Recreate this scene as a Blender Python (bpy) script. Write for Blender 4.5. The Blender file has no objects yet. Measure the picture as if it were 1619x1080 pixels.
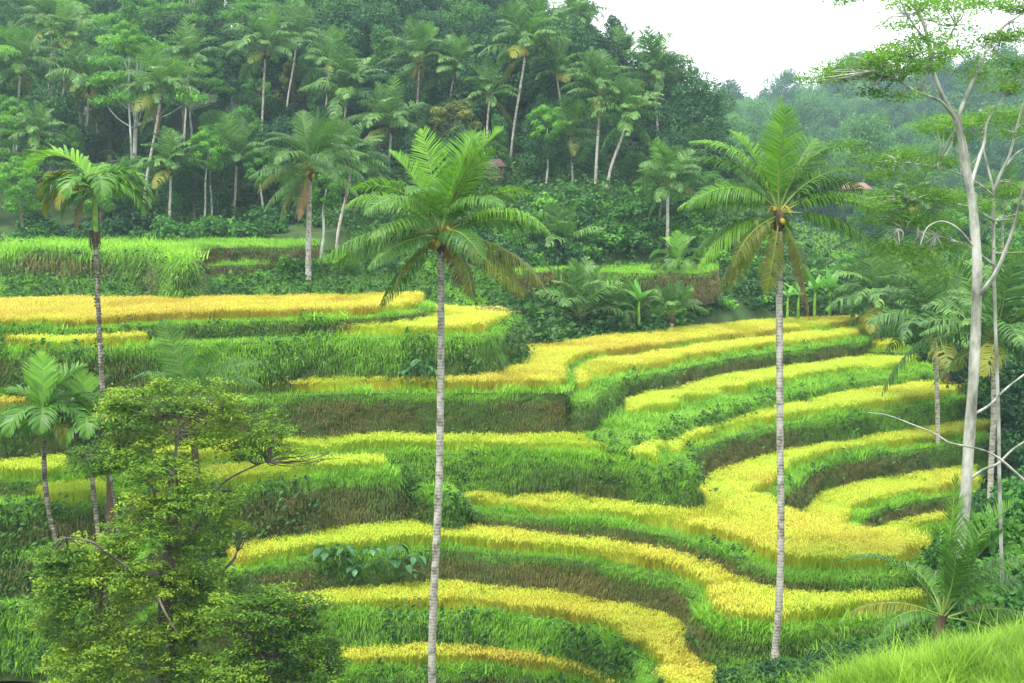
import bpy, math, random
import numpy as np
from mathutils import Vector, Matrix, Euler

random.seed(7)
rng = np.random.default_rng(7)
R = math.radians
SC = bpy.context.scene
COL = SC.collection

# ------------------------------------------------------------------ camera, sky, sun, exposure
CZ = 20.0                                   # camera height over the valley floor
FPX = 2249.0                                # focal length in pixels of the 1619 px wide picture
PITCH = math.atan(210.0 / FPX)
cam_d = bpy.data.cameras.new('camera')
cam = bpy.data.objects.new('camera', cam_d)
COL.objects.link(cam)
cam.location = (0, 0, CZ)
cam.rotation_euler = (R(90) - PITCH, 0, 0)
cam_d.sensor_width = 36.0
cam_d.lens = 36.0 * FPX / 1619.0
cam_d.clip_start = 0.5
cam_d.clip_end = 3000
SC.camera = cam

SUN_EL, SUN_AZ = R(62), R(215)              # high, behind the left shoulder of the camera
world = bpy.data.worlds.new('World')
SC.world = world
world.use_nodes = True
nt = world.node_tree
for n in list(nt.nodes):
    nt.nodes.remove(n)
w_out = nt.nodes.new('ShaderNodeOutputWorld')
w_bg = nt.nodes.new('ShaderNodeBackground')
w_sky = nt.nodes.new('ShaderNodeTexSky')
w_sky.sky_type = 'NISHITA'
w_sky.sun_disc = False
w_sky.sun_elevation = SUN_EL
w_sky.sun_rotation = SUN_AZ
w_sky.air_density = 1.0
w_sky.dust_density = 3.0
w_mix = nt.nodes.new('ShaderNodeMix')
w_mix.data_type = 'RGBA'
w_mix.inputs[0].default_value = 0.90        # a closed cover of bright thin cloud
w_mix.inputs[7].default_value = (12.5, 12.8, 13.0, 1)
nt.links.new(w_sky.outputs[0], w_mix.inputs[6])
nt.links.new(w_mix.outputs[2], w_bg.inputs[0])
w_bg.inputs[1].default_value = 0.10
nt.links.new(w_bg.outputs[0], w_out.inputs[0])

sun_d = bpy.data.lights.new('sun', 'SUN')
sun_d.energy = 2.4
sun_d.angle = R(12)
sun_d.color = (1.0, 0.96, 0.88)
sun = bpy.data.objects.new('sun', sun_d)
COL.objects.link(sun)
_sd = Vector((math.sin(SUN_AZ) * math.cos(SUN_EL), math.cos(SUN_AZ) * math.cos(SUN_EL), math.sin(SUN_EL)))
sun.rotation_euler = (-_sd).to_track_quat('-Z', 'Y').to_euler()
sun.location = (0, 0, 120)

SC.view_settings.view_transform = 'Standard'
SC.view_settings.look = 'None'
SC.view_settings.gamma = 1.0
SC.view_settings.use_curve_mapping = False
SC.view_settings.exposure = 1.08
SC.render.engine = 'CYCLES'
SC.cycles.max_bounces = 6
SC.cycles.diffuse_bounces = 4
SC.cycles.transmission_bounces = 4
SC.cycles.glossy_bounces = 1
SC.cycles.transparent_max_bounces = 4
SC.cycles.volume_bounces = 1

# ------------------------------------------------------------------ geometry of the view (metres)
cP, sP = math.cos(PITCH), math.sin(PITCH)

def ray(u, v):
    x = (u - 809.5) / FPX
    y = -(v - 540.0) / FPX
    # camera axes: right +X, up (0,sP,cP), forward (0,cP,-sP)
    return x, cP + y * sP, -sP + y * cP

def on_plane(u, v, d):
    """point of the level d metres below the camera seen at picture point u, v"""
    rx, ry, rz = ray(u, v)
    t = -d / rz
    return (rx * t, ry * t)

def at_depth(u, v, D):
    rx, ry, rz = ray(u, v)
    t = D / ry
    return Vector((rx * t, D, CZ + rz * t))

def to_px(x, y, z):
    z = z - CZ
    f = y * cP - z * sP
    up = y * sP + z * cP
    return 809.5 + FPX * x / f, 540 - FPX * up / f

# ------------------------------------------------------------------ small helpers
def smooth(e0, e1, x):
    t = np.clip((x - e0) / (e1 - e0), 0, 1)
    return t * t * (3 - 2 * t)

def vnoise(x, y, seed=0):
    """value noise 0..1, numpy arrays"""
    x = np.asarray(x, float); y = np.asarray(y, float)
    xi = np.floor(x).astype(np.int64); yi = np.floor(y).astype(np.int64)
    fx = x - xi; fy = y - yi
    fx = fx * fx * (3 - 2 * fx); fy = fy * fy * (3 - 2 * fy)
    def h(a, b):
        n = (a * 374761393 + b * 668265263 + seed * 974634777) & 0x7fffffff
        n = ((n ^ (n >> 13)) * 1274126177) & 0x7fffffff
        n = n ^ (n >> 16)
        return (n & 0xffff) / 65535.0
    return (h(xi, yi) * (1 - fx) + h(xi + 1, yi) * fx) * (1 - fy) + (h(xi, yi + 1) * (1 - fx) + h(xi + 1, yi + 1) * fx) * fy

def fbm(x, y, seed=0, oct=3):
    s = 0; a = 0.5; t = 0
    for i in range(oct):
        s = s + a * vnoise(x * 2 ** i, y * 2 ** i, seed + i * 17); t += a; a *= .55
    return s / t

class MB:
    """collects vertices and faces (numpy), builds ONE mesh"""
    def __init__(self):
        self.V = []; self.F = []; self.M = []; self.T = []; self.n = 0
    def add(self, V, F, mat=0, tint=0.5):
        V = np.asarray(V, float).reshape(-1, 3)
        if not isinstance(F, (list, tuple)):
            F = [F]
        for f in F:
            f = np.asarray(f, np.int64)
            if f.size == 0:
                continue
            self.F.append(f + self.n); self.M.append(np.full(len(f), mat, np.int32))
        t = np.broadcast_to(np.asarray(tint, float), (len(V),))
        self.V.append(V); self.T.append(t); self.n += len(V)
        return self
    def mesh(self, name, mats, smooth_shade=False):
        me = bpy.data.meshes.new(name)
        V = np.concatenate(self.V); T = np.concatenate(self.T)
        me.vertices.add(len(V)); me.vertices.foreach_set('co', V.astype(np.float32).ravel())
        loops = np.concatenate([f.ravel() for f in self.F]).astype(np.int32)
        cnt = np.concatenate([np.full(len(f), f.shape[1], np.int32) for f in self.F])
        start = np.concatenate([[0], np.cumsum(cnt)[:-1]]).astype(np.int32)
        me.loops.add(len(loops)); me.loops.foreach_set('vertex_index', loops)
        me.polygons.add(len(cnt)); me.polygons.foreach_set('loop_start', start)
        me.polygons.foreach_set('loop_total', cnt)
        me.polygons.foreach_set('material_index', np.concatenate(self.M))
        if smooth_shade:
            me.polygons.foreach_set('use_smooth', np.ones(len(cnt), bool))
        for m in (mats if isinstance(mats, (list, tuple)) else [mats]):
            me.materials.append(m)
        a = me.attributes.new('tint', 'FLOAT', 'POINT')
        a.data.foreach_set('value', T.astype(np.float32))
        me.update(calc_edges=True)
        return me

def link(name, me, parent=None, loc=None, rot=None, scale=None):
    o = bpy.data.objects.new(name, me)
    COL.objects.link(o)
    if parent is not None:
        o.parent = parent
    if loc is not None:
        o.location = loc
    if rot is not None:
        o.rotation_euler = rot
    if scale is not None:
        o.scale = (scale,) * 3 if isinstance(scale, (int, float)) else scale
    return o

def tag(o, label=None, cat=None, group=None, kind=None):
    if label: o['label'] = label
    if cat: o['category'] = cat
    if group: o['group'] = group
    if kind: o['kind'] = kind
    return o

def thing(name, label, cat, loc, group=None, rotz=0.0, scale=1.0):
    o = bpy.data.objects.new(name, None)
    o.empty_display_size = 0.3
    COL.objects.link(o)
    o.location = loc; o.rotation_euler = (0, 0, rotz); o.scale = (scale,) * 3
    return tag(o, label, cat, group)

def tube(P, rad, sides=6, cap=True):
    P = np.asarray(P, float); n = len(P)
    rad = np.broadcast_to(np.asarray(rad, float), (n,))
    T = np.gradient(P, axis=0); T /= np.linalg.norm(T, axis=1)[:, None] + 1e-9
    ref = np.array([0.31, 0.93, 0.2])
    A = np.cross(T, ref); A /= np.linalg.norm(A, axis=1)[:, None] + 1e-9
    B = np.cross(T, A)
    th = np.arange(sides) / sides * 2 * np.pi
    V = P[:, None, :] + rad[:, None, None] * (np.cos(th)[None, :, None] * A[:, None, :] + np.sin(th)[None, :, None] * B[:, None, :])
    V = V.reshape(-1, 3)
    i = np.arange(n - 1)[:, None] * sides; j = np.arange(sides)[None, :]; k = (j + 1) % sides
    F = np.stack([i + j, i + k, i + sides + k, i + sides + j], -1).reshape(-1, 4)
    return V, F

def catmull(P, m=6):
    P = np.asarray(P, float)
    if len(P) < 3:
        t = np.linspace(0, 1, m + 1)[:, None]
        return P[0] * (1 - t) + P[-1] * t
    Q = np.vstack([2 * P[0] - P[1], P, 2 * P[-1] - P[-2]])
    out = []
    for i in range(1, len(Q) - 2):
        p0, p1, p2, p3 = Q[i - 1], Q[i], Q[i + 1], Q[i + 2]
        for t in np.arange(m) / m:
            out.append(0.5 * (2 * p1 + (p2 - p0) * t + (2 * p0 - 5 * p1 + 4 * p2 - p3) * t * t + (3 * p1 - p0 - 3 * p2 + p3) * t ** 3))
    out.append(P[-1])
    return np.array(out)

def unit(v):
    return v / (np.linalg.norm(v, axis=-1, keepdims=True) + 1e-9)

def leaf_cards(C, N, size, r, aspect=0.5, fold=0.25, axis=None):
    """C centres, N normals -> folded pointed leaves (2 triangles each)"""
    n = len(C)
    A = r.normal(size=(n, 3)) if axis is None else axis
    A = unit(A - N * np.sum(A * N, 1)[:, None]); B = np.cross(N, A)
    s = np.asarray(size, float).reshape(-1, 1) * np.ones((n, 1))
    p0 = C - A * s * .5; p2 = C + A * s * .5 - N * s * .12
    p1 = C + B * s * aspect * .5 + N * s * fold * .5; p3 = C - B * s * aspect * .5 + N * s * fold * .5
    V = np.stack([p0, p1, p2, p3], 1).reshape(-1, 3)
    i = np.arange(n)[:, None] * 4
    F = np.concatenate([i + [0, 1, 2], i + [0, 2, 3]], 0)
    return V, F

# ------------------------------------------------------------------ materials
def srgb(r, g, b):
    f = lambda c: (c / 255 / 12.92) if c / 255 <= .04045 else ((c / 255 + .055) / 1.055) ** 2.4
    return (f(r), f(g), f(b), 1)

def new_mat(name):
    m = bpy.data.materials.new(name); m.use_nodes = True
    t = m.node_tree
    for n in list(t.nodes):
        t.nodes.remove(n)
    return m, t, t.nodes.new('ShaderNodeOutputMaterial')

def leaf_mat(name, cols, trans=0.35, rough=0.55, inst=0.0, objrand=0.3, spec=0.25, tintw=1.0):
    """leaf material: colours over a per-leaf tint, a per-tuft tint and a per-plant random; light passes through"""
    m, t, out = new_mat(name)
    N, L = t.nodes, t.links
    at = N.new('ShaderNodeAttribute'); at.attribute_name = 'tint'
    mul = N.new('ShaderNodeMath'); mul.operation = 'MULTIPLY_ADD'; mul.inputs[1].default_value = tintw; mul.inputs[2].default_value = 0
    L.new(at.outputs['Fac'], mul.inputs[0])
    fac = mul.outputs[0]
    if objrand:
        oi = N.new('ShaderNodeObjectInfo')
        b = N.new('ShaderNodeMath'); b.operation = 'MULTIPLY_ADD'; b.inputs[1].default_value = objrand; b.inputs[2].default_value = -objrand / 2
        L.new(oi.outputs['Random'], b.inputs[0])
        s = N.new('ShaderNodeMath'); s.operation = 'ADD'
        L.new(fac, s.inputs[0]); L.new(b.outputs[0], s.inputs[1]); fac = s.outputs[0]
    if inst:
        ai = N.new('ShaderNodeAttribute'); ai.attribute_type = 'INSTANCER'; ai.attribute_name = 'itint'
        b = N.new('ShaderNodeMath'); b.operation = 'MULTIPLY_ADD'; b.inputs[1].default_value = inst; b.inputs[2].default_value = -inst / 2
        L.new(ai.outputs['Fac'], b.inputs[0])
        s = N.new('ShaderNodeMath'); s.operation = 'ADD'
        L.new(fac, s.inputs[0]); L.new(b.outputs[0], s.inputs[1]); fac = s.outputs[0]
    cr = N.new('ShaderNodeValToRGB')
    e = cr.color_ramp.elements
    while len(e) < len(cols):
        e.new(0.5)
    for i, c in enumerate(cols):
        e[i].position = i / (len(cols) - 1); e[i].color = c if len(c) == 4 else (*c, 1)
    L.new(fac, cr.inputs[0])
    p = N.new('ShaderNodeBsdfPrincipled')
    p.inputs['Roughness'].default_value = rough
    p.inputs['Specular IOR Level'].default_value = spec
    L.new(cr.outputs[0], p.inputs['Base Color'])
    if trans:
        tr = N.new('ShaderNodeBsdfTranslucent'); L.new(cr.outputs[0], tr.inputs[0])
        mx = N.new('ShaderNodeMixShader'); mx.inputs[0].default_value = trans
        L.new(p.outputs[0], mx.inputs[1]); L.new(tr.outputs[0], mx.inputs[2]); L.new(mx.outputs[0], out.inputs[0])
    else:
        L.new(p.outputs[0], out.inputs[0])
    return m

def noise_mat(name, cols, scale=3.0, detail=6, rough=0.9, bump=0.3, stretch=(1, 1, 1), coord='Object', spec=0.2, rough_noise=.6):
    m, t, out = new_mat(name)
    N, L = t.nodes, t.links
    tc = N.new('ShaderNodeTexCoord'); mp = N.new('ShaderNodeMapping'); mp.inputs['Scale'].default_value = stretch
    L.new(tc.outputs[coord], mp.inputs[0])
    nz = N.new('ShaderNodeTexNoise'); nz.inputs['Scale'].default_value = scale; nz.inputs['Detail'].default_value = detail
    nz.inputs['Roughness'].default_value = rough_noise
    L.new(mp.outputs[0], nz.inputs['Vector'])
    cr = N.new('ShaderNodeValToRGB'); e = cr.color_ramp.elements
    while len(e) < len(cols):
        e.new(.5)
    for i, c in enumerate(cols):
        e[i].position = 0.28 + 0.44 * i / (len(cols) - 1); e[i].color = c if len(c) == 4 else (*c, 1)
    L.new(nz.outputs[0], cr.inputs[0])
    p = N.new('ShaderNodeBsdfPrincipled'); p.inputs['Roughness'].default_value = rough
    p.inputs['Specular IOR Level'].default_value = spec
    L.new(cr.outputs[0], p.inputs['Base Color'])
    if bump:
        bp = N.new('ShaderNodeBump'); bp.inputs['Strength'].default_value = bump; bp.inputs['Distance'].default_value = .05
        L.new(nz.outputs[0], bp.inputs['Height']); L.new(bp.outputs[0], p.inputs['Normal'])
    L.new(p.outputs[0], out.inputs[0])
    return m

# ------------------------------------------------------------------ scatter (geometry nodes) for what nobody could count
_templates = {}
def template(name, mb, mats, sm=False):
    o = bpy.data.objects.new(name, mb.mesh(name, mats, sm))
    _templates[name] = o
    return o

def scatter_group(names):
    key = 'scatter_' + '_'.join(names)
    g = bpy.data.node_groups.get(key)
    if g:
        return g
    g = bpy.data.node_groups.new(key, 'GeometryNodeTree')
    g.interface.new_socket('Geometry', in_out='INPUT', socket_type='NodeSocketGeometry')
    g.interface.new_socket('Geometry', in_out='OUTPUT', socket_type='NodeSocketGeometry')
    N, L = g.nodes, g.links
    gi, go = N.new('NodeGroupInput'), N.new('NodeGroupOutput')
    iop = N.new('GeometryNodeInstanceOnPoints')
    jn = N.new('GeometryNodeJoinGeometry')
    for nm in names:
        oi = N.new('GeometryNodeObjectInfo'); oi.inputs['Object'].default_value = _templates[nm]
        oi.inputs['As Instance'].default_value = True
        L.new(oi.outputs['Geometry'], jn.inputs[0])
    def attr(nm, typ):
        a = N.new('GeometryNodeInputNamedAttribute'); a.data_type = typ; a.inputs[0].default_value = nm
        return a.outputs[0]
    er = N.new('FunctionNodeEulerToRotation')
    L.new(attr('rot', 'FLOAT_VECTOR'), er.inputs[0])
    L.new(gi.outputs[0], iop.inputs['Points'])
    L.new(jn.outputs[0], iop.inputs['Instance'])
    iop.inputs['Pick Instance'].default_value = True
    L.new(attr('pick', 'INT'), iop.inputs['Instance Index'])
    L.new(er.outputs[0], iop.inputs['Rotation'])
    L.new(attr('siz', 'FLOAT_VECTOR'), iop.inputs['Scale'])
    L.new(iop.outputs[0], go.inputs[0])
    return g

def scatter(name, P, rot, siz, itint, names, label, cat):
    P = np.asarray(P, float); n = len(P)
    me = bpy.data.meshes.new(name)
    me.vertices.add(n); me.vertices.foreach_set('co', P.astype(np.float32).ravel())
    siz = np.asarray(siz, float)
    if siz.ndim == 1:
        siz = np.repeat(siz[:, None], 3, 1)
    for nm, typ, key, arr in (('rot', 'FLOAT_VECTOR', 'vector', rot), ('siz', 'FLOAT_VECTOR', 'vector', siz), ('itint', 'FLOAT', 'value', itint)):
        a = me.attributes.new(nm, typ, 'POINT'); a.data.foreach_set(key, np.asarray(arr, np.float32).ravel())
    a = me.attributes.new('pick', 'INT', 'POINT')
    a.data.foreach_set('value', rng.integers(0, len(names), n).astype(np.int32))
    o = link(name, me)
    md = o.modifiers.new('scatter', 'NODES'); md.node_group = scatter_group(names)
    tag(o, label, cat, kind='stuff')
    return o
# ------------------------------------------------------------------ terraces: traced rims of level fields
def chaikin(P, n=2):
    P = np.asarray(P, float)
    for _ in range(n):
        Q = np.empty((2 * len(P) - 2, P.shape[1]))
        Q[0::2] = .75 * P[:-1] + .25 * P[1:]; Q[1::2] = .25 * P[:-1] + .75 * P[1:]
        P = np.vstack([P[:1], Q, P[-1:]])
    return P

def resample(P, step):
    d = np.concatenate([[0], np.cumsum(np.linalg.norm(np.diff(P, axis=0), axis=1))])
    n = max(2, int(d[-1] / step) + 1)
    s = np.linspace(0, d[-1], n)
    return np.stack([np.interp(s, d, P[:, 0]), np.interp(s, d, P[:, 1])], 1)

def pip(px, py, poly):
    x0, y0 = poly[:, 0], poly[:, 1]; x1, y1 = np.roll(x0, -1), np.roll(y0, -1)
    ins = np.zeros(len(px), bool)
    for a, b, c, d in zip(x0, y0, x1, y1):
        if b == d: continue
        k = ((b > py) != (d > py)) & (px < (c - a) * (py - b) / (d - b) + a)
        ins ^= k
    return ins

def seg_dist(px, py, line):
    best = np.full(len(px), 1e9)
    for (a, b), (c, d) in zip(line[:-1], line[1:]):
        vx, vy = c - a, d - b; L2 = vx * vx + vy * vy + 1e-12
        t = np.clip(((px - a) * vx + (py - b) * vy) / L2, 0, 1)
        best = np.minimum(best, (px - a - t * vx) ** 2 + (py - b - t * vy) ** 2)
    return np.sqrt(best)

# key, d below the camera, rim seen from the camera (left to right), hidden back edge (right to left), wall height,
# ledge width, rice ranges in u (or None), wall kind (0 grass, 1 dry, 2 lush long, 3 earth), greenness of rice (0 ripe .. 1 green)
TERR = [
 ('T1', 5.55, [(-60,525),(0,523),(150,520),(233,515),(333,510),(510,506),(593,504),(648,499),(676,490),(684,483)],
   [(684,480),(640,479),(500,483),(300,487),(0,489),(-60,489)], 1.0, .7, [(-60,668)], 0, -.18),
 ('T2', 6.4, [(-60,554),(0,555),(100,560),(160,554),(227,549),(333,543),(433,541),(500,535),(600,535),(685,534),(750,533),(784,527),(800,519),(822,508)],
   [(815,502),(740,503),(690,500),(500,495),(-60,505)], 2.6, .55, [(-60,232),(536,803)], 2, .2),
 ('T3', 8.9, [(-60,660),(20,654),(200,640),(383,627),(540,623),(685,621),(870,622),(893,621),(905,612),(904,598),(909,586),(924,575),(945,571),(1000,566),(1100,549),(1200,537),(1300,526),(1370,518),(1388,513)],
   [(1385,511),(1340,511),(1200,518),(1100,529),(1000,541),(900,551),(846,559),(780,562),(600,588),(383,590),(-60,610)], 2.7, .6, [(-60,1368)], 1, .05),
 ('R1', 9.3, [(900,632),(925,638),(945,622),(967,604),(1019,592),(1060,587),(1146,568),(1205,559),(1302,549),(1365,541),(1382,533)],
   [(1385,527),(1300,528),(1100,552),(960,575),(905,597),(893,615)], 1.9, 1.0, [(905,1366)], 1, .22),
 ('R1b', 10.0, [(1366,553),(1400,557),(1436,558),(1448,551)], [(1430,538),(1375,538)], 1.0, .5, [(1370,1425)], 0, .2),
 ('R2', 10.8, [(930,690),(958,697),(985,707),(1010,700),(1060,676),(1150,646),(1233,628),(1353,603),(1490,590),(1503,581)],
   [(1500,574),(1450,560),(1300,560),(1100,590),(980,615),(925,645)], 1.4, 2.6, [(990,1470)], 2, .5),
 ('R3', 11.8, [(1072,740),(1080,730),(1092,718),(1129,700),(1229,672),(1336,658),(1440,644),(1526,630),(1548,620)],
   [(1530,605),(1353,608),(1150,640),(1060,664),(1010,690),(1035,725)], 2.1, .55, [(1060,1530)], 1, .3),
 ('T4', 11.45, [(-60,762),(70,764),(200,750),(350,733),(548,716),(685,717),(834,720),(945,725),(1000,735),(1040,741),(1072,739),(1092,746),(1098,736)],
   [(1075,722),(1000,705),(940,690),(700,684),(383,684),(-60,715)], 2.7, .45, [(-60,100),(250,958),(1000,1035)], 1, .55),
 ('T4b', 12.05, [(-60,808),(39,806),(165,803),(246,790),(397,773),(540,754),(600,751),(628,750),(645,743)],
   [(640,735),(548,724),(350,735),(-60,757)], 2.9, .6, [(70,170),(255,606)], 2, .5),
 ('T4c', 12.9, [(540,778),(600,773),(640,772),(675,777),(702,788),(713,793),(724,782)], [(712,764),(600,756),(540,760)], 2.2, .5, None, 2, .6),
 ('T5', 13.7, [(690,802),(711,807),(759,811),(834,819),(908,828),(982,836),(1037,845),(1113,859),(1166,883),(1208,900),(1236,908),(1306,913),(1440,911),(1478,895)],
   [(1470,868),(1412,859),(1341,851),(1289,842),(1228,818),(1211,797),(1213,786),(1243,779),(1257,763),(1289,739),(1341,725),(1412,716),(1496,703),(1560,692),(1680,668),
    (1680,646),(1440,656),(1229,688),(1129,720),(1095,745),(1055,757),(900,742),(700,760)], 1.5, .85, [(735,1640)], 1, .24),
 ('R5', 15.6, [(1230,880),(1320,890),(1350,850),(1356,826),(1377,810),(1412,799),(1450,792),(1545,778)],
   [(1545,735),(1496,735),(1341,755),(1257,780),(1225,800)], 1.5, .6, [(1220,1540)], 1, .2),
 ('R6', 16.9, [(1360,905),(1395,875),(1430,850),(1470,840),(1520,830)], [(1500,800),(1390,820),(1345,860)], 1.5, .4, [(1340,1500)], 0, .25),
 ('T6', 14.8, [(330,930),(370,909),(420,897),(500,884),(600,872),(700,869),(796,877),(908,886),(982,900),(1037,909),(1078,920),(1096,935),(1102,960),(1121,986),(1173,998),(1229,1001),(1271,998),(1306,988),(1362,981),(1412,978),(1470,970)],
   [(1480,950),(1300,950),(1200,931),(1100,887),(982,863),(834,845),(711,828),(600,826),(400,848),(330,880)], 2.1, .5, [(370,1460)], 1, .2),
 ('T7', 16.7, [(470,988),(537,976),(611,974),(685,971),(774,976),(863,985),(908,996),(963,1015),(1008,1037),(1020,1056),(1027,1076),(1040,1110),(1080,1150),(1130,1160)],
   [(1180,1050),(1130,1000),(1080,955),(982,925),(796,908),(685,904),(480,930)], 2.0, .6, [(470,1125)], 2, .3),
 ('T8', 18.4, [(500,1072),(560,1066),(700,1059),(830,1067),(920,1087),(980,1128),(1000,1170)],
   [(1040,1090),(960,1040),(860,1010),(685,998),(500,1005)], 1.9, .5, [(540,990)], 0, .25),
 ('LA', 13.6, [(-60,870),(45,868),(120,880),(200,900)], [(260,860),(200,835),(-60,835)], 2.0, 1.0, None, 2, .6),
 ('LB', 15.5, [(-60,964),(40,963),(120,973),(200,1000)], [(260,960),(200,930),(-60,920)], 2.0, 1.0, None, 2, .6),
 ('B1', 3.05, [(-80,404),(0,402),(120,403),(190,402),(245,405),(280,414),(296,419),(306,409)],
   [(300,396),(250,385),(100,380),(-80,380)], 2.9, 0, None, 2, .7),
 ('B2', 2.75, [(286,396),(330,393),(400,391),(470,392),(500,389)], [(500,380),(400,380),(290,383)], 1.2, 0, None, 3, .6),
 ('B3', 3.9, [(330,421),(395,419),(470,415),(545,418),(562,414)], [(560,402),(450,400),(330,404)], 1.3, 0, None, 3, .6),
 ('B4', 4.6, [(815,436),(850,432),(925,430),(1000,432),(1060,431),(1112,434),(1130,428)], [(1130,423),(1000,423),(815,427)], 1.5, 0, None, 3, .6),
]
EARTHY = {'B2', 'B3', 'B4'}
class Terr: pass
TT = {}
for key, d, front, back, wh, ledge, rr, wk, green in TERR:
    t = Terr()
    t.key, t.z, t.wh, t.ledge, t.rr, t.wk, t.green = key, CZ - d, wh, ledge, rr, wk, green
    f = np.array([on_plane(u, v, d) for u, v in front]); b = np.array([on_plane(u, v, d) for u, v in back])
    t.front = resample(chaikin(f, 2), .35)
    if key == 'T5':                               # the inner rim of the hollow field on the right is open to view too
        t.front2 = resample(chaikin(b[5:15], 2), .35)
        b2 = np.vstack([b[:5], t.front2, b[15:]])
    else:
        t.front2 = None
        b2 = b
    bb = resample(np.vstack([t.front[-1:], b2, t.front[:1]]), 1.0)[1:-1]
    # wobble of the rim, as trodden earth has
    for L in (t.front, t.front2):
        if L is None: continue
        s = np.arange(len(L)) * .35
        nn = np.stack([np.gradient(L[:, 1]), -np.gradient(L[:, 0])], 1); nn = unit(nn)
        L += nn * ((fbm(s * .6 + d * 9, s * 0 + d, 3) - .5) * .34)[:, None]
    t.poly = np.vstack([t.front, bb])
    ar = np.sum(t.poly[:, 0] * np.roll(t.poly[:, 1], -1) - np.roll(t.poly[:, 0], -1) * t.poly[:, 1])
    t.ccw = ar > 0
    TT[key] = t
TL = sorted(TT.values(), key=lambda t: -t.z)

def covered(px, py, z, margin=0.0):
    """inside (or within margin of) a field that lies higher"""
    c = np.zeros(len(px), bool)
    for t in TL:
        if t.z > z + .05:
            lo = t.poly.min(0) - margin; hi = t.poly.max(0) + margin
            k = (px > lo[0]) & (px < hi[0]) & (py > lo[1]) & (py < hi[1]) & ~c
            if not k.any(): continue
            q = pip(px[k], py[k], t.poly)
            if margin > 0:
                q |= seg_dist(px[k], py[k], t.front) < margin
                if t.front2 is not None:
                    q |= seg_dist(px[k], py[k], t.front2) < margin
            c[k] |= q
    return c

M_soil = noise_mat('terrace_earth', [(.026, .034, .012), (.045, .06, .018), (.055, .095, .022), (.07, .14, .028)], 1.6, 7, bump=.6)
M_bank_earth = noise_mat('bare_bank_earth', [(.035, .025, .019), (.065, .047, .036), (.095, .07, .052)], 1.2, 8, bump=.8, stretch=(1, 1, 2.5))
M_top = noise_mat('field_ground', [(.05, .06, .02), (.08, .12, .025), (.09, .17, .03)], 1.3, 6, bump=.5)

NICE = {'T1': 'upper left', 'T2': 'second upper left', 'T3': 'long middle', 'R1': 'upper right', 'R1b': 'small far right', 'R2': 'grassy right', 'R3': 'middle right',
        'T4': 'central', 'T4b': 'lower left', 'T4c': 'small grassy', 'T5': 'broad lower right', 'R5': 'hollow right', 'R6': 'lowest right', 'T6': 'curving lower', 'T7': 'bottom centre', 'T8': 'lowest front',
        'LA': 'left grassy', 'LB': 'lower left grassy', 'B1': 'tall grass bank', 'B2': 'upper earth bank', 'B3': 'lower earth bank', 'B4': 'right earth bank'}
for t in TL:
    P = t.poly if t.ccw else t.poly[::-1]
    n = len(P)
    tang = np.roll(P, -1, 0) - np.roll(P, 1, 0)
    nor = unit(np.stack([tang[:, 1], -tang[:, 0]], 1))
    mb = MB(); H = t.wh + .7
    lev = [0, .12, .3, .5, .75, 1.0]
    rings = []
    s = np.arange(n) * .5
    for li, q in enumerate(lev):
        bulge = (fbm(P[:, 0] * .9 + q * 3, P[:, 1] * .9 + q * 5, 11) - .5) * (.5 if 0 < q else .05)
        off = .02 + q * H * .16 + bulge * (1 if q > 0 else .3)
        rings.append(np.column_stack([P + nor * off[:, None], np.full(n, t.z - q * H)]))
    V = np.vstack(rings)
    F = []
    j = np.arange(n); k = (j + 1) % n
    for li in range(len(lev) - 1):
        a, b = li * n, (li + 1) * n
        F.append(np.stack([b + j, b + k, a + k, a + j], 1))
    mb.add(V, np.vstack(F), 1 if t.key in EARTHY else 0)
    mb.add(rings[0], np.arange(n)[None, :], 2)
    o = link('rice_terrace' if t.rr else ('earth_bank' if t.key in EARTHY else 'grass_terrace'), mb.mesh('rice_terrace', [M_soil, M_bank_earth, M_top], True))
    tag(o, NICE[t.key] + ' terrace with its earth wall', None, kind='structure')

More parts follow.
